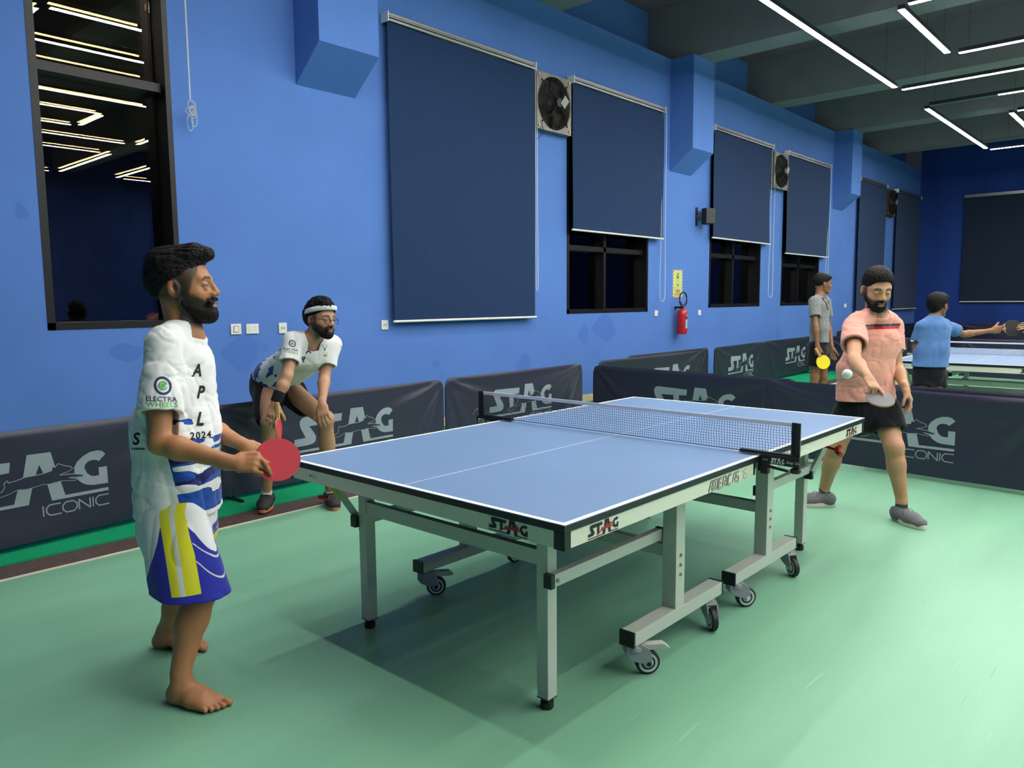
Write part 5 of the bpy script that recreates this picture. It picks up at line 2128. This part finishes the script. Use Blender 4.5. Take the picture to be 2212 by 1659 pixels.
mesh_obj('shorts', V, Q, shm, root1, O1, np.stack([R_, G_, B_], 1), 'pat')
nrm_b = nrm(-CF + RH * .30 + UP * .22)
bat(at(599, 993, 2.70), nrm_b, gdir(-.995, -.085, .04), 'red bat held by the barefoot player, its round red face turned to the camera', red_rub, blk_rub)

# ================================================================ 2. man bending forward, hands on knees
hc = at(693, 692, 5.08)
sc = 1.02
R = frame(RH * .80 - FH * .58 - UP * .05, UP + RH * .12)
nb = at(674, 733, 5.12)
shR, shL = at(634, 738, 5.08), at(716, 744, 5.26)
elR, wrR = at(620, 812, 4.98), at(594, 872, 4.93)
elL, wrL = at(701, 812, 5.20), at(696, 872, 5.02)
pel = at(592, 822, 5.50)
hipR, hipL = at(578, 838, 5.46), at(618, 836, 5.60)
knR, anR = at(582, 912, 5.12), at(576, 1062, 5.33)
knL, anL = at(703, 905, 5.18), at(714, 1062, 5.40)
lat2 = nrm(shL - shR)
bk2 = nrm(FH * .9 - RH * .4)
root2 = mk_person('person bending forward with hands on knees, white jersey, headband, glasses and black shorts', at(590, 1100, 5.30) * [1, 1, 0])
O2 = np.array(root2.location)
h = .0046
allp = [hc, shR, shL, elR, elL, wrR, wrL, pel, hipR, hipL, knR, knL, anR, anL, anR - FH * .25 + UP * 0, anL - FH * .25]
lo, hi = bounds(allp, .14)
lo[2] = .0
S = Field(lo, hi, h)
H = head_sdf(S, hc, R, sc)
spine = nrm(nb - pel)
S.seg(H((-.022, 0, -.045)), nb - spine * .03, .052, .056, .03)
fw2 = nrm(np.cross(lat2, spine))
fw2 = fw2 * (1 if fw2 @ RH > 0 else -1)
ax2 = nrm(spine + UP * .4)
neck_skin(S, nb, ax2, fw2, .054)
S.seg(nb - spine * .02, shR * .8 + nb * .2, .05, .05, .03)
S.seg(nb - spine * .02, shL * .8 + nb * .2, .05, .05, .03)
S.seg(nb - spine * .12, pel, .095, .10, .03, lat2, 1.35)
arm_sdf(S, shR, elR, wrR, .98)
arm_sdf(S, shL, elL, wrL, .98)
leg_sdf(S, hipR, knR, anR, bk2, 1.0)
leg_sdf(S, hipL, knL, anL, bk2, 1.0)
S.ell(anR - UP * .03, (.035, .035, .04), None, .02)
S.ell(anL - UP * .03, (.035, .035, .04), None, .02)
hand_sdf(S, wrR, gdir(-.12, -.85, -.35), gdir(-.1, -.3, .9), +1, .98, curl=(26, 28, 30, 32), thumb=(42, 10), spread=14)
hand_sdf(S, wrL, gdir(.15, -.80, -.35), gdir(.1, -.35, .9), -1, .98, curl=(30, 34, 36, 40), thumb=(46, 6), spread=14)
V, Q = S.mesh()
col = cols_plain(V, SK2)
hd = np.linalg.norm(V - hc, axis=1) < .22
col[hd] = paint_head(V[hd], hc, R, sc, SK2, dict(beard=.92, eyes=.9, gaze=.002))
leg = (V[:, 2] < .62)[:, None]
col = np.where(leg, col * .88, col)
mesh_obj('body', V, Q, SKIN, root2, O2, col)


def line2(q):
    x, y, z = q[:, 0], q[:, 1], q[:, 2]
    ln = np.interp(x, [-.14, -.08, -.03, .00, .03, .06, .085, .11, .14], [-.05, -.05, -.02, .035, .035, .055, .080, .082, .085])
    return ln - z


hair_mesh('hair', hc, R, sc, [('e', (-.022, 0, .046), (.107, .088, .094), .01), ('e', (-.0, 0, .095), (.085, .072, .062), .03), ('e', (-.07, .0, .02), (.05, .075, .07), .03), ('e', (.055, -.02, .105), (.045, .05, .036), .02)],
          line2, HAIR, root2, O2, .0042, (.012, 52))
hair_mesh('beard', hc, R, sc, beard_prims(.0010), beard_line, BEARD, root2, O2, .0038, (.002, 110), slow=.8)
# headband: a fitted ring tilted back
hb = MB()
rings = []
nn = 48
for k_ in range(nn):
    t = 2 * PI * k_ / nn
    cx, cy = math.cos(t), math.sin(t)
    zc = .060 + .028 * cx
    rr = np.array([.110 * cx - .008, .0935 * cy])
    for dz, ex in ((-.016, 1.0), (-.012, 1.035), (.012, 1.03), (.016, .985), (.0, .96)):
        rings.append(H((rr[0] * ex, rr[1] * ex, zc + dz)) - O2)
fs = []
for k_ in range(nn):
    for j in range(5):
        fs.append((k_ * 5 + j, ((k_ + 1) % nn) * 5 + j, ((k_ + 1) % nn) * 5 + (j + 1) % 5, k_ * 5 + (j + 1) % 5))
hb.add(rings, fs)
hb.build('headband', mat('white_towelling', srgb(214, 214, 212), .95, noise=(300, .08), sheen=.3), root2, smooth='all')
# spectacles
gl = MB()
for q_ in (-1, 1):
    ring = [H((.108, q_ * .034 + .021 * math.cos(t), .002 + .0185 * math.sin(t))) - O2 for t in [k_ * 2 * PI / 26 for k_ in range(27)]]
    gl.tube(ring, .0018, 6, caps=False)
    gl.tube([H((.107, q_ * .055, .008)) - O2, H((.05, q_ * .083, .009)) - O2, H((-.004, q_ * .086, .006)) - O2, H((-.020, q_ * .082, -.012)) - O2], .0018, 6)
gl.tube([H((.109, -.013, .006)) - O2, H((.113, 0, .009)) - O2, H((.109, .013, .006)) - O2], .0017, 6)
gl.build('spectacles', black_p, root2, smooth=True)
# wristband
u = nrm(wrR - elR)
MB().tube([tuple(wrR - u * .085 - O2), tuple(wrR - u * .08 - O2), tuple(wrR - u * .015 - O2), tuple(wrR - u * .010 - O2)], [.034, .039, .035, .031], 24).build('wristband', mat('black_towelling', srgb(14, 14, 16), .95), root2, smooth=True)

# jersey
S = Field(lo, hi, .0046)
chest = at(668, 762, 5.20)
waist = at(600, 812, 5.46)
hemp = at(590, 822, 5.48)
sx = nrm(waist - chest)
S.seg(nb - spine * .04, chest, .075, .118, .05, lat2, 1.45)
S.seg(chest, waist, .122, .122, .05, lat2, 1.32)
S.seg(waist, waist + sx * .1, .122, .126, .05, lat2, 1.28)
S.seg(nb - spine * .03, shR, .060, .066, .04)
S.seg(nb - spine * .03, shL, .060, .066, .04)
axR, axL = nrm(elR - shR), nrm(elL - shL)
cuR, cuL = shR + axR * .155, shL + axL * .155
S.seg(shR, cuR + axR * .05, .066, .074, .03, cut=[(cuR, axR)])
S.seg(shL, cuL + axL * .05, .066, .074, .03, cut=[(cuL, axL)])
S.displace(creases(.009, 7, (1, 1, .6), 2.3), .03)
hn = nrm(sx + UP * -.35)
S.plane(waist + sx * .055, hn)
S.seg(cuR - axR * .02, cuR + axR * .08, .054, .058, 0, op='s')
S.seg(cuL - axL * .02, cuL + axL * .08, .054, .058, 0, op='s')
S.seg(waist + sx * .05, waist + sx * .2, .100, .104, 0, lat2, 1.28, op='s')
collar(S, nb, H((-.022, 0, -.045)), ax2, fw2, .054)
V, Q = S.mesh()
t_ = (V - chest) @ sx
b_ = (V - chest) @ lat2
c_ = (V - chest) @ np.cross(sx, lat2)
n1 = noise3(np.stack([t_ * 12, b_ * 40, c_ * 40], 1) + 3)
n2 = noise3(np.stack([t_ * 40, b_ * 60, c_ * 60], 1))
lim = (chest - waist) @ -sx
lvl = np.interp(t_, [lim - .26, lim - .16, lim - .06, lim + .02, lim + .035], [-.5, -.12, .10, .22, .22])
blue = np.where(t_ < lim + .038, n1 + .3 * (n2 - .5) + lvl, 0)
jer2 = sh1.data.materials[0]
sh2 = mesh_obj('jersey', V, Q, jer2, root2, O2, np.stack([np.clip(.5 + (blue - .58) * 4, 0, 1), 0 * t_, 0 * t_], 1), 'pat')
nv, gr = ring_logo(1.0)
project([(nv, print_navy, 0), (gr, print_green, 0), (xf(text_flat('ELECTRA', 1, bold=.01, align='CENTER'), .024, .022, -.012, -.048), print_navy, 0), (xf(text_flat('WHEELS', 1, bold=.01, align='CENTER'), .026, .020, -.012, -.066), print_green, 0)],
        sh2, at(631.5, 742, 4.6), RH - UP * .15, UP, None, .002, .012, name='sleeve_print')
project([(xf(text_flat('A', 1, bold=.04, align='CENTER', shear=.2), .050, .048, 0, -.018), print_blk, 0)], sh2, at(666, 757, 4.6), RH * .9 + UP * .1, UP, None, .002, .012)
project([(xf(text_flat('P', 1, bold=.04, align='CENTER', shear=.2), .050, .046, 0, -.018), print_blk, 0)], sh2, at(655, 776, 4.6), nrm(RH * .8 + UP * .4), nrm(UP - RH * .6), None, .002, .012)
stag = stroke_polys([(-.004, .012), (-.013, .02), (-.010, .032), (-.016, .036)], .0022) + stroke_polys([(.004, .012), (.013, .02), (.010, .032), (.016, .036)], .0022) + [[(-.005, .012), (.005, .012), (.003, -.002), (0, -.01), (-.003, -.002)]]
project([(stag, print_blk, 0), ([rect(-.018, .018, -.024, -.019)], print_yel, 0), (xf(text_flat('APL', 1, bold=.02, align='CENTER', shear=.2), .017, .017, 0, -.043), print_blk, 0)], sh2, at(702, 756, 4.6), RH, UP, None, .002, .012, name='crest')
project([([[(-.012, -.01), (.012, -.01), (.014, .0), (.004, .006), (0, .022), (-.004, .006), (-.014, .0)]], print_or, 0)], sh2, at(740, 749, 4.6), RH, UP, None, .002, .012, name='crest')

# black shorts
S = Field(lo, hi, .005)
S.seg(pel + UP * .01, pel - UP * .04, .132, .132, .04, lat2, 1.25)
for hp, kn, fr in ((hipR, knR, .90), (hipL, knL, .90)):
    e = hp + (kn - hp) * fr
    u = nrm(kn - hp)
    S.seg(hp, e + u * .06, .115, .088, .04, cut=[(e, u)])
S.displace(creases(.008, 9, (1, 1, .5), 6.1), .03)
S.plane(waist + sx * .02 - UP * 0, -hn)
for hp, kn, fr in ((hipR, knR, .90), (hipL, knL, .90)):
    e = hp + (kn - hp) * fr
    u = nrm(kn - hp)
    S.seg(e - u * .01, e + u * .1, .068, .070, 0, op='s')
V, Q = S.mesh()
mesh_obj('shorts', V, Q, black_cloth, root2, O2)

# shoes and socks
shoe_k = mat('shoe_black', srgb(34, 34, 36), .7, noise=(80, .3))
gum = mat('shoe_gum_sole', srgb(176, 120, 64), .6)
sock_w = mat('white_sock', srgb(214, 210, 198), .9)


def shoe(parent, O, an, toe, upper, sole, sock=None, sock_top=.10, z0=0.0, sc=1.0, h=.0045, lace=None, sole_t=.022, name='shoe'):
    f = nrm(np.asarray(toe, float) * [1, 1, 0])
    l = np.cross(UP, f)
    o = np.array([an[0], an[1], z0])
    P = lambda x, y, z: o + f * x * sc + l * y * sc + UP * z * sc
    FR = np.stack([f, l, UP], 1)
    S = Field(o - .22, o + [.22, .22, .2], h)
    S.ell(P(-.028, 0, .045), (.046 * sc, .039 * sc, .046 * sc), FR, .02)
    S.seg(P(-.02, 0, .05), P(.10, .0, .045), .043 * sc, .036 * sc, .03, l, 1.1)
    S.seg(P(.08, .002, .040), P(.158, .006, .033), .038 * sc, .030 * sc, .03, l, 1.35)
    S.seg(P(-.012, 0, .06), P(-.008, 0, .098), .043 * sc, .040 * sc, .02)
    S.plane((0, 0, z0 + .012), (0, 0, -1))
    S.seg(P(-.006, 0, .075), P(-.004, 0, .15), .034 * sc, .036 * sc, .006, op='s')
    S.plane(P(-.006, 0, .098), nrm(UP - f * .25))
    S.displace(creases(.002, 30, (1, 1, 1), 2), .01)
    V, Q = S.mesh()
    sh = mesh_obj(name, V, Q, upper, parent, O)
    # sole
    outl = []
    for k_ in range(40):
        t = 2 * PI * k_ / 40
        c_, s_ = math.cos(t), math.sin(t)
        x = .057 + .135 * c_
        w = .036 + .015 * max(0, math.sin((x + .08) / .27 * PI * 1.0 - .4)) * (1 if x > .03 else .2)
        outl.append((x * sc, (w * (abs(s_) ** .75) * (1 if s_ > 0 else -1) + .004) * sc))
    M = Matrix([[f[i], l[i], UP[i], (o - O)[i]] for i in range(3)] + [[0, 0, 0, 1]])
    MB().prism(outl, .0, sole_t, 0, M).build('sole', sole, sh, bevel=.004)
    if sock:
        T = Field(o - .12, o + [.12, .12, .3], .004)
        T.seg(np.array([an[0], an[1], z0 + .05]), np.asarray(an, float) * [1, 1, 0] + [0, 0, z0 + sock_top], .038, .036, 0, cut=[((0, 0, z0 + sock_top), UP)])
        V, Q = T.mesh()
        mesh_obj('sock', V, Q, sock, sh, O)
    lc = lace or mat('lace_black', srgb(16, 16, 18), .8)
    lb = MB()
    for k_ in range(4):
        x = .045 + k_ * .018
        zt_ = .083 - k_ * .006
        lb.tube([tuple(P(x, -.022, zt_) - O), tuple(P(x + .004, 0, zt_ + .006) - O), tuple(P(x, .022, zt_) - O)], .0028, 6)
    lb.tube([tuple(P(.04, .0, .09) - O), tuple(P(.055, -.028, .092) - O), tuple(P(.075, -.040, .070) - O)], .0022, 5).tube([tuple(P(.04, .0, .09) - O), tuple(P(.05, .028, .092) - O), tuple(P(.07, .040, .072) - O)], .0022, 5)
    lb.build('laces', lc, sh, smooth=True)
    return sh


shoe(root2, O2, anR, gdir(.10, 0, -.95), shoe_k, gum, sock_w, .15, .010)
shoe(root2, O2, anL, gdir(.35, 0, -.9), shoe_k, gum, sock_w, .15, .001)
bat(at(602, 927, 4.925), nrm(RH * .97 + FH * .08), gdir(-.06, .97, -.05), 'red bat seen edge-on, hanging from the hand of the man bending forward', red_rub, red_rub)
# ================================================================ 3. player in the pink shirt at the far end
hc = at(1894, 627, 4.80)
sc = 1.03
R = frame(-FH * .93 - RH * .07 - UP * .30, UP - FH * .28)
nb = at(1893, 672, 4.88)
shR, shL = at(1846, 702, 4.80), at(1930, 702, 5.00)
elR, wrR = at(1845, 778, 4.54), at(1874, 814, 4.34)
elL, wrL = at(1936, 792, 5.02), at(1956, 838, 4.86)
pel = at(1872, 878, 5.02)
hipR, hipL = at(1838, 886, 5.06), at(1908, 886, 5.02)
knR, anR = at(1806, 968, 5.10), at(1781, 1056, 5.26)
knL, anL = at(1931, 966, 4.86), at(1948, 1078, 4.87)
lat3 = nrm(RH * .97 + FH * .2)
root3 = mk_person('person in pink striped t-shirt and black shorts playing at the far end of the table', at(1880, 1090, 5.0) * [1, 1, 0])
O3 = np.array(root3.location)
allp = [hc, shR, shL, elR, elL, wrR - FH * .1, wrL - UP * .1, pel, hipR, hipL, knR, knL, anR, anL]
lo, hi = bounds(allp, .14)
lo[2] = .0
S = Field(lo, hi, .0044)
H = head_sdf(S, hc, R, sc, lids=1)
body_core(S, H, hc, nb, shR, shL, pel, lat3, .098, 1.45, .056)
arm_sdf(S, shR, elR, wrR, 1.02)
arm_sdf(S, shL, elL, wrL, 1.0)
leg_sdf(S, hipR, knR, anR, FH, 1.03)
leg_sdf(S, hipL, knL, anL, FH, 1.05)
S.ell(anR - UP * .03, (.035,) * 3, None, .02)
S.ell(anL - UP * .03, (.035,) * 3, None, .02)
hand_sdf(S, wrR, gdir(.18, -.66, -.62), gdir(-.3, -.55, .75), +1, 1.0, curl=(0, 66, 68, 70), thumb=(30, 25),
         over={0: (gdir(.25, -.60, -.72), gdir(.12, -.85, -.50), gdir(.05, -.88, -.46))})
hand_sdf(S, wrL, gdir(.30, -.88, -.28), gdir(-.75, -.2, .4), -1, 1.0, curl=(26, 30, 34, 30), thumb=(30, 22), spread=9)
V, Q = S.mesh()
col = cols_plain(V, SK3)
hd = np.linalg.norm(V - hc, axis=1) < .22
col[hd] = paint_head(V[hd], hc, R, sc, SK3, dict(beard=.95, eyes=.12))
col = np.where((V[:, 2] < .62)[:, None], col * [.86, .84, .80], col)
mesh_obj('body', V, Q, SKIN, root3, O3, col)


def line3(q):
    x, y, z = q[:, 0], q[:, 1], q[:, 2]
    ln = np.interp(x, [-.14, -.08, -.03, .00, .03, .055, .075, .10, .14], [-.055, -.05, -.01, .030, .028, .045, .079, .083, .085])
    return ln - z


hair_mesh('hair', hc, R, sc, [('e', (-.020, 0, .046), (.104, .083, .092), .01), ('e', (.002, 0, .085), (.088, .070, .062), .03)], line3, HAIR, root3, O3, .0036, (.0045, 100), (.5, 1.2, 1))
hair_mesh('beard', hc, R, sc, beard_prims(.0012), beard_line, BEARD, root3, O3, .0036, (.002, 110), slow=.8)
# t-shirt
S = Field(lo, hi, .0046)
top, mid, bot = at(1888, 735, 4.94), at(1868, 800, 4.98), at(1870, 885, 5.02)
S.seg(top, mid, .118, .120, .05, lat3, 1.52)
S.seg(mid, bot, .120, .142, .05, lat3, 1.50)
S.seg(nb - UP * .012, shR * .75 + nb * .25, .060, .064, .04)
S.seg(nb - UP * .012, shL * .75 + nb * .25, .060, .064, .04)
axR, axL = nrm(elR - shR), nrm(elL - shL)
cuR, cuL = shR + axR * .215, shL + axL * .17
S.seg(shR, cuR + axR * .05, .070, .082, .035, cut=[(cuR, axR)])
S.seg(shL, cuL + axL * .05, .062, .064, .03, cut=[(cuL, axL)])
S.displace(creases(.007, 8, (1, 1, .7), 5.2), .03)
S.displace(creases(.004, 14, (.6, .6, 1.3), 2.9, 4), .03)
hemn = nrm(-UP + RH * .03)
S.plane(at(1868, 868, 4.9), hemn)
S.seg(cuR - axR * .03, cuR + axR * .09, .060, .066, 0, op='s')
S.seg(cuL - axL * .02, cuL + axL * .08, .050, .052, 0, op='s')
S.seg(bot + UP * .05, bot - UP * .2, .118, .122, 0, lat3, 1.5, op='s')
collar(S, nb, H((-.022, 0, -.045)), UP, -FH, .056)
V, Q = S.mesh()
b_ = (V - nb) @ RH
z_ = V[:, 2]
zs = lambda py: at(1880, py, 4.80)[2]
inb = np.minimum(b_ - (at(1859, 700, 4.8) - nb) @ RH, 1.0) / .004
zz = z_ + .02 * 0
wob = .0
s1 = np.minimum(np.minimum(zs(700.5) - zz, zz - zs(706)) / .003, inb)
s2 = np.minimum(np.minimum(zs(706.2) - zz, zz - zs(712)) / .003, inb)
frontm = ((V - nb) @ FH < .04)
pat = np.stack([np.clip(.5 + s2, 0, 1) * frontm, np.clip(.5 + s1, 0, 1) * frontm, 0 * z_], 1)
pink = pattern_mat('pink_cotton', srgb(228, 158, 140), [srgb(190, 40, 46), srgb(62, 40, 60)], mottle=(4, srgb(222, 152, 134), (1, 1, 1)))
mesh_obj('t_shirt', V, Q, pink, root3, O3, pat, 'pat')
# shorts
S = Field(lo, hi, .005)
S.seg(pel + UP * .03, pel - UP * .05, .130, .130, .04, lat3, 1.38)
for hp, kn, fr, rr in ((hipR, knR, .56, .118), (hipL, knL, .56, .118)):
    e = hp + (kn - hp) * fr
    u = nrm(kn - hp)
    S.seg(hp - UP * .02, e + u * .06, rr, rr - .012, .04, cut=[(e, nrm(u * .6 - UP * .4))])
S.displace(creases(.010, 8, (1, 1, .5), 3.1), .03)
for hp, kn, fr, rr in ((hipR, knR, .56, .118), (hipL, knL, .56, .118)):
    e = hp + (kn - hp) * fr
    u = nrm(kn - hp)
    S.seg(e - u * .01, e + u * .1, .084, .088, 0, op='s')
V, Q = S.mesh()
mesh_obj('shorts', V, Q, black_cloth, root3, O3)
shoe_g = mat('shoe_grey', srgb(104, 104, 106), .8, noise=(120, .15), bump=(300, .3))
sole_w = mat('shoe_white_sole', srgb(206, 198, 178), .6)
sock_g = mat('grey_sock', srgb(58, 58, 60), .9)
lace_g = mat('lace_grey', srgb(120, 118, 114), .8)
shoe(root3, O3, anR, gdir(-.96, 0, .05), shoe_g, sole_w, sock_g, .125, .0, 1.04, lace=lace_g, sole_t=.028)
shoe(root3, O3, anL, gdir(.22, 0, -.95), shoe_g, sole_w, sock_g, .125, .0, 1.04, lace=lace_g, sole_t=.028)
bat(at(1901, 861, 4.255), nrm(UP * .87 - FH * .46 - RH * .05), gdir(.10, .38, .92), 'grey-faced bat held flat in front of the pink shirt', gry_rub, blk_rub)
# the ball in flight
bt = MB()
Rb = .020
prof = [(max(.0005, Rb * math.sin(a)), -Rb * math.cos(a)) for a in [PI * k_ / 20 for k_ in range(21)]]
bl = MB().lathe(prof, 32).build('table_tennis_ball', mat('ball_white', srgb(238, 236, 226), .45, spec=.4), None, smooth='all')
bl.location = tuple(at(1830, 808, 3.15))
tag(bl, 'white ball in flight in front of the pink shirt, left of the grey bat', 'ball')

# ================================================================ simpler figures in the background


def small_person(label, J, sc, skin, shirt_mat, fwd, head_fwd, lat, hair, hairline, shirt, shorts_fr=.6, h=.0075, hands=None, shoes=True, group=None, sleeve=.6, hem=None, eyes=.6, rr=.098, shorts_m=None, paint=None):
    hc, nb, shR, shL, elR, wrR, elL, wrL, pel, hipR, hipL, knR, knL, anR, anL = [np.asarray(v, float) for v in J]
    root = mk_person(label, (anR + anL) / 2 * [1, 1, 0], group)
    O = np.array(root.location)
    R = frame(head_fwd)
    lo, hi = bounds([hc, shR, shL, elR, elL, wrR, wrL, pel, hipR, hipL, knR, knL, anR, anL], .18)
    lo[2] = 0
    S = Field(lo, hi, h)
    H = head_sdf(S, hc, R, sc)
    body_core(S, H, hc, nb, shR, shL, pel, lat, rr * .92, 1.4, .048 * sc)
    arm_sdf(S, shR, elR, wrR, .82 * sc)
    arm_sdf(S, shL, elL, wrL, .82 * sc)
    leg_sdf(S, hipR, knR, anR, -fwd, .85)
    leg_sdf(S, hipL, knL, anL, -fwd, .85)
    for i, hnd in enumerate(hands or []):
        w, d, pn, ts, cu, ov = hnd
        hand_sdf(S, w, d, pn, ts, .92, curl=cu, over=ov, thumb=(34, 14), spread=8)
    V, Q = S.mesh()
    col = cols_plain(V, skin)
    hd = np.linalg.norm(V - hc, axis=1) < .22
    col[hd] = paint_head(V[hd], hc, R, sc, skin, dict(eyes=eyes))
    mesh_obj('body', V, Q, SKIN, root, O, col)
    hair_mesh('hair', hc, R, sc, hair, hairline, HAIR, root, O, .0055, (.005, 70))
    S = Field(lo, hi, h * .9)
    hemz = hem
    wa = nb * .35 + pel * .65
    S.seg(nb * .78 + pel * .22, wa, rr, rr * .98, .05, lat, 1.42)
    S.seg(wa, np.array([pel[0], pel[1], hemz - .05]), rr * .98, rr * 1.12, .05, lat, 1.38)
    for sh_, el_ in ((shR, elR), (shL, elL)):
        S.seg(nb - UP * .012, sh_ * .75 + nb * .25, .052, .054, .035)
        ax_ = nrm(el_ - sh_)
        cu_ = sh_ + ax_ * np.linalg.norm(el_ - sh_) * sleeve
        S.seg(sh_, cu_ + ax_ * .05, .058, .062, .03, cut=[(cu_, ax_)])
    S.displace(creases(.009, 7, (1, 1, .5), 8.2), .03)
    S.plane((0, 0, hemz), (0, 0, -1))
    for sh_, el_ in ((shR, elR), (shL, elL)):
        ax_ = nrm(el_ - sh_)
        cu_ = sh_ + ax_ * np.linalg.norm(el_ - sh_) * sleeve
        S.seg(cu_ - ax_ * .02, cu_ + ax_ * .08, .048, .052, 0, op='s')
    collar(S, nb, H((-.022, 0, -.045)), UP, fwd, .048 * sc)
    V, Q = S.mesh()
    pat = paint(V, nb, lat, fwd) if paint else np.zeros((len(V), 3))
    mesh_obj('t_shirt', V, Q, shirt_mat, root, O, pat, 'pat')
    S = Field(lo, hi, .0085)
    S.seg(np.array([pel[0], pel[1], hemz - .03]), pel - UP * .06, rr * .92, rr * .98, .04, lat, 1.3)
    for hp, kn in ((hipR, knR), (hipL, knL)):
        e = hp + (kn - hp) * shorts_fr
        u = nrm(kn - hp)
        S.seg(hp, e + u * .06, .088, .092, .04, cut=[(e, u)])
    S.displace(creases(.006, 8, (1, 1, .5), 3.1), .03)
    S.plane((0, 0, hemz + .015), (0, 0, 1))
    V, Q = S.mesh()
    mesh_obj('shorts', V, Q, shorts_m or black_cloth, root, O)
    if shoes:
        for a_ in (anR, anL):
            shoe(root, O, a_, fwd, shoe_g, sole_w, None, z0=0.001, h=.008)
    return root, O


def line_boy(q):
    x, y, z = q[:, 0], q[:, 1], q[:, 2]
    return np.interp(x, [-.14, -.08, -.03, .00, .03, .055, .075, .10, .14], [-.05, -.05, -.01, .020, .018, .030, .056, .058, .06]) - z


# 4. tall boy standing beside the second table
D = 8.7
P = lambda x, y, d=0: at(x, y, D + d)
hm = P(1771, 739)[2]
J4 = [P(1776, 614), P(1771, 641), P(1758, 652, -.08), P(1783, 652, .14), P(1762, 704, -.14), P(1766, 750, -.16), P(1790, 705, .20), P(1797, 752, .12), P(1770, 745), P(1764, 752, -.06), P(1776, 752, .07),
      P(1760, 815, -.04), P(1778, 815, .08), P(1755, 868, -.02) * [1, 1, 0] + [0, 0, .09], P(1775, 868, .1) * [1, 1, 0] + [0, 0, .09]]
f4 = gdir(.97, 0, .1)


def paint4(V, nb, lat, fwd):
    # black raglan stripe from the collar to the armpit
    a = (V - nb) @ f4
    z = V[:, 2] - nb[2]
    s = np.minimum(.016 - np.abs(a - .0 + (z + .02) * .30), np.minimum(-z - .012, z + .15)) / .006
    s = np.where((V - nb) @ FH < -.01, s, -1)
    return np.stack([np.clip(.5 + s, 0, 1), 0 * a, 0 * a], 1)


grey_melange = pattern_mat('grey_melange', srgb(92, 94, 94), [srgb(24, 24, 28)], mottle=(9, srgb(150, 152, 148), (8, 8, 45)))
lat4 = nrm(FH)
r4, O4 = small_person('person in grey t-shirt and black shorts, tall boy in side view holding a yellow bat', J4, .96, SK4, grey_melange, f4, gdir(.97, -.03, .05), lat4,
                      [('e', (-.018, 0, .048), (.102, .084, .090), .01), ('e', (.040, 0, .080), (.066, .070, .040), .02)], line_boy, None, .62, hem=hm, rr=.092,
                      hands=[(J4[5], gdir(.12, -.95, -.1), gdir(.3, 0, .95), +1, (50, 60, 62, 64), None), (J4[7], gdir(.1, -.98, 0), gdir(-.2, 0, -.9), -1, (24, 28, 32, 36), None)], paint=paint4)
bat(P(1778, 782, -.18), nrm(-CF), gdir(-.45, .85, 0), 'yellow bat hanging in the hand of the tall boy in grey', yel_rub, yel_rub)

# 5. boy in the blue shirt, seen from behind, reaching right
D = 7.25
P = lambda x, y, d=0: at(x, y, D + d)
hm = P(2010, 792)[2]
J5 = [P(2026, 660), P(2019, 686), P(2043, 704, .02), P(1990, 706, -.02), P(2081, 722, .10), P(2143, 714, .12), P(1978, 752, .06), P(1985, 775, .26), P(2008, 795), P(2022, 800, .07), P(1994, 800, .05),
      P(2024, 850, .02), P(1992, 850, -.02), P(2026, 900, .1) * [1, 1, 0] + [0, 0, .09], P(1990, 900, 0) * [1, 1, 0] + [0, 0, .09]]
f5 = gdir(.45, 0, .9)
lat5 = nrm(RH * .93 - FH * .3)
blue_cotton = pattern_mat('blue_cotton', srgb(84, 124, 176), [srgb(84, 124, 176)], mottle=(5, srgb(78, 117, 170), (1, 1, 1)))
r5, O5 = small_person('person in blue t-shirt seen from behind, boy reaching right with a black bat', J5, .97, SK5, blue_cotton, f5, gdir(.86, -.02, .50), lat5,
                      [('e', (-.020, 0, .042), (.106, .088, .094), .01), ('e', (.035, 0, .080), (.068, .072, .045), .02), ('e', (-.06, 0, -.01), (.052, .070, .062), .02)],
                      lambda q: np.interp(q[:, 0], [-.14, -.08, -.03, .00, .03, .055, .075, .10, .14], [-.07, -.07, -.03, .022, .018, .040, .066, .07, .07]) - q[:, 2], None, .75, hem=hm, rr=.108, h=.0068,
                      hands=[(J5[5], gdir(.97, .12, 0), gdir(.1, -.2, -.9) * -1, +1, (20, 26, 40, 50), None), (J5[7], gdir(.1, -.9, .4), gdir(.5, 0, -.5), -1, (24, 28, 32, 36), None)], sleeve=.62)
bat(P(2188, 708, .15), nrm(-CF * .86 - RH * .30 + UP * .1), gdir(-.98, -.05, 0), 'black bat at the end of the outstretched arm of the boy in blue', blk_rub, blk_rub)

# 6. player mostly past the right edge, only his hand shows beside the black bat
D = 6.9
P = lambda x, y, d=0: at(x + 22, y, D + d)
J6 = [P(2330, 622), P(2330, 652), P(2308, 668, 0), P(2352, 668, .05), P(2254, 704, .15), P(2212, 704, .35), P(2366, 730), P(2360, 770), P(2332, 772), P(2320, 778), P(2344, 778),
      P(2318, 830), P(2346, 830), P(2316, 880) * [1, 1, 0] + [0, 0, .09], P(2346, 880) * [1, 1, 0] + [0, 0, .09]]
white_cotton = pattern_mat('pale_cotton', srgb(200, 200, 196), [srgb(200, 200, 196)])
r6, O6 = small_person('person past the right edge, only one hand showing beside the black bat', J6, .97, SK3, white_cotton, gdir(-1, 0, -.1), gdir(-1, 0, -.1), nrm(FH),
                      [('e', (-.020, 0, .042), (.106, .088, .094), .01)], line_boy, None, .7, hem=P(2330, 778)[2], rr=.10, h=.009,
                      hands=[(J6[5], gdir(-.96, .05, 0), gdir(0, -.3, .9), +1, (26, 30, 34, 40), None)])
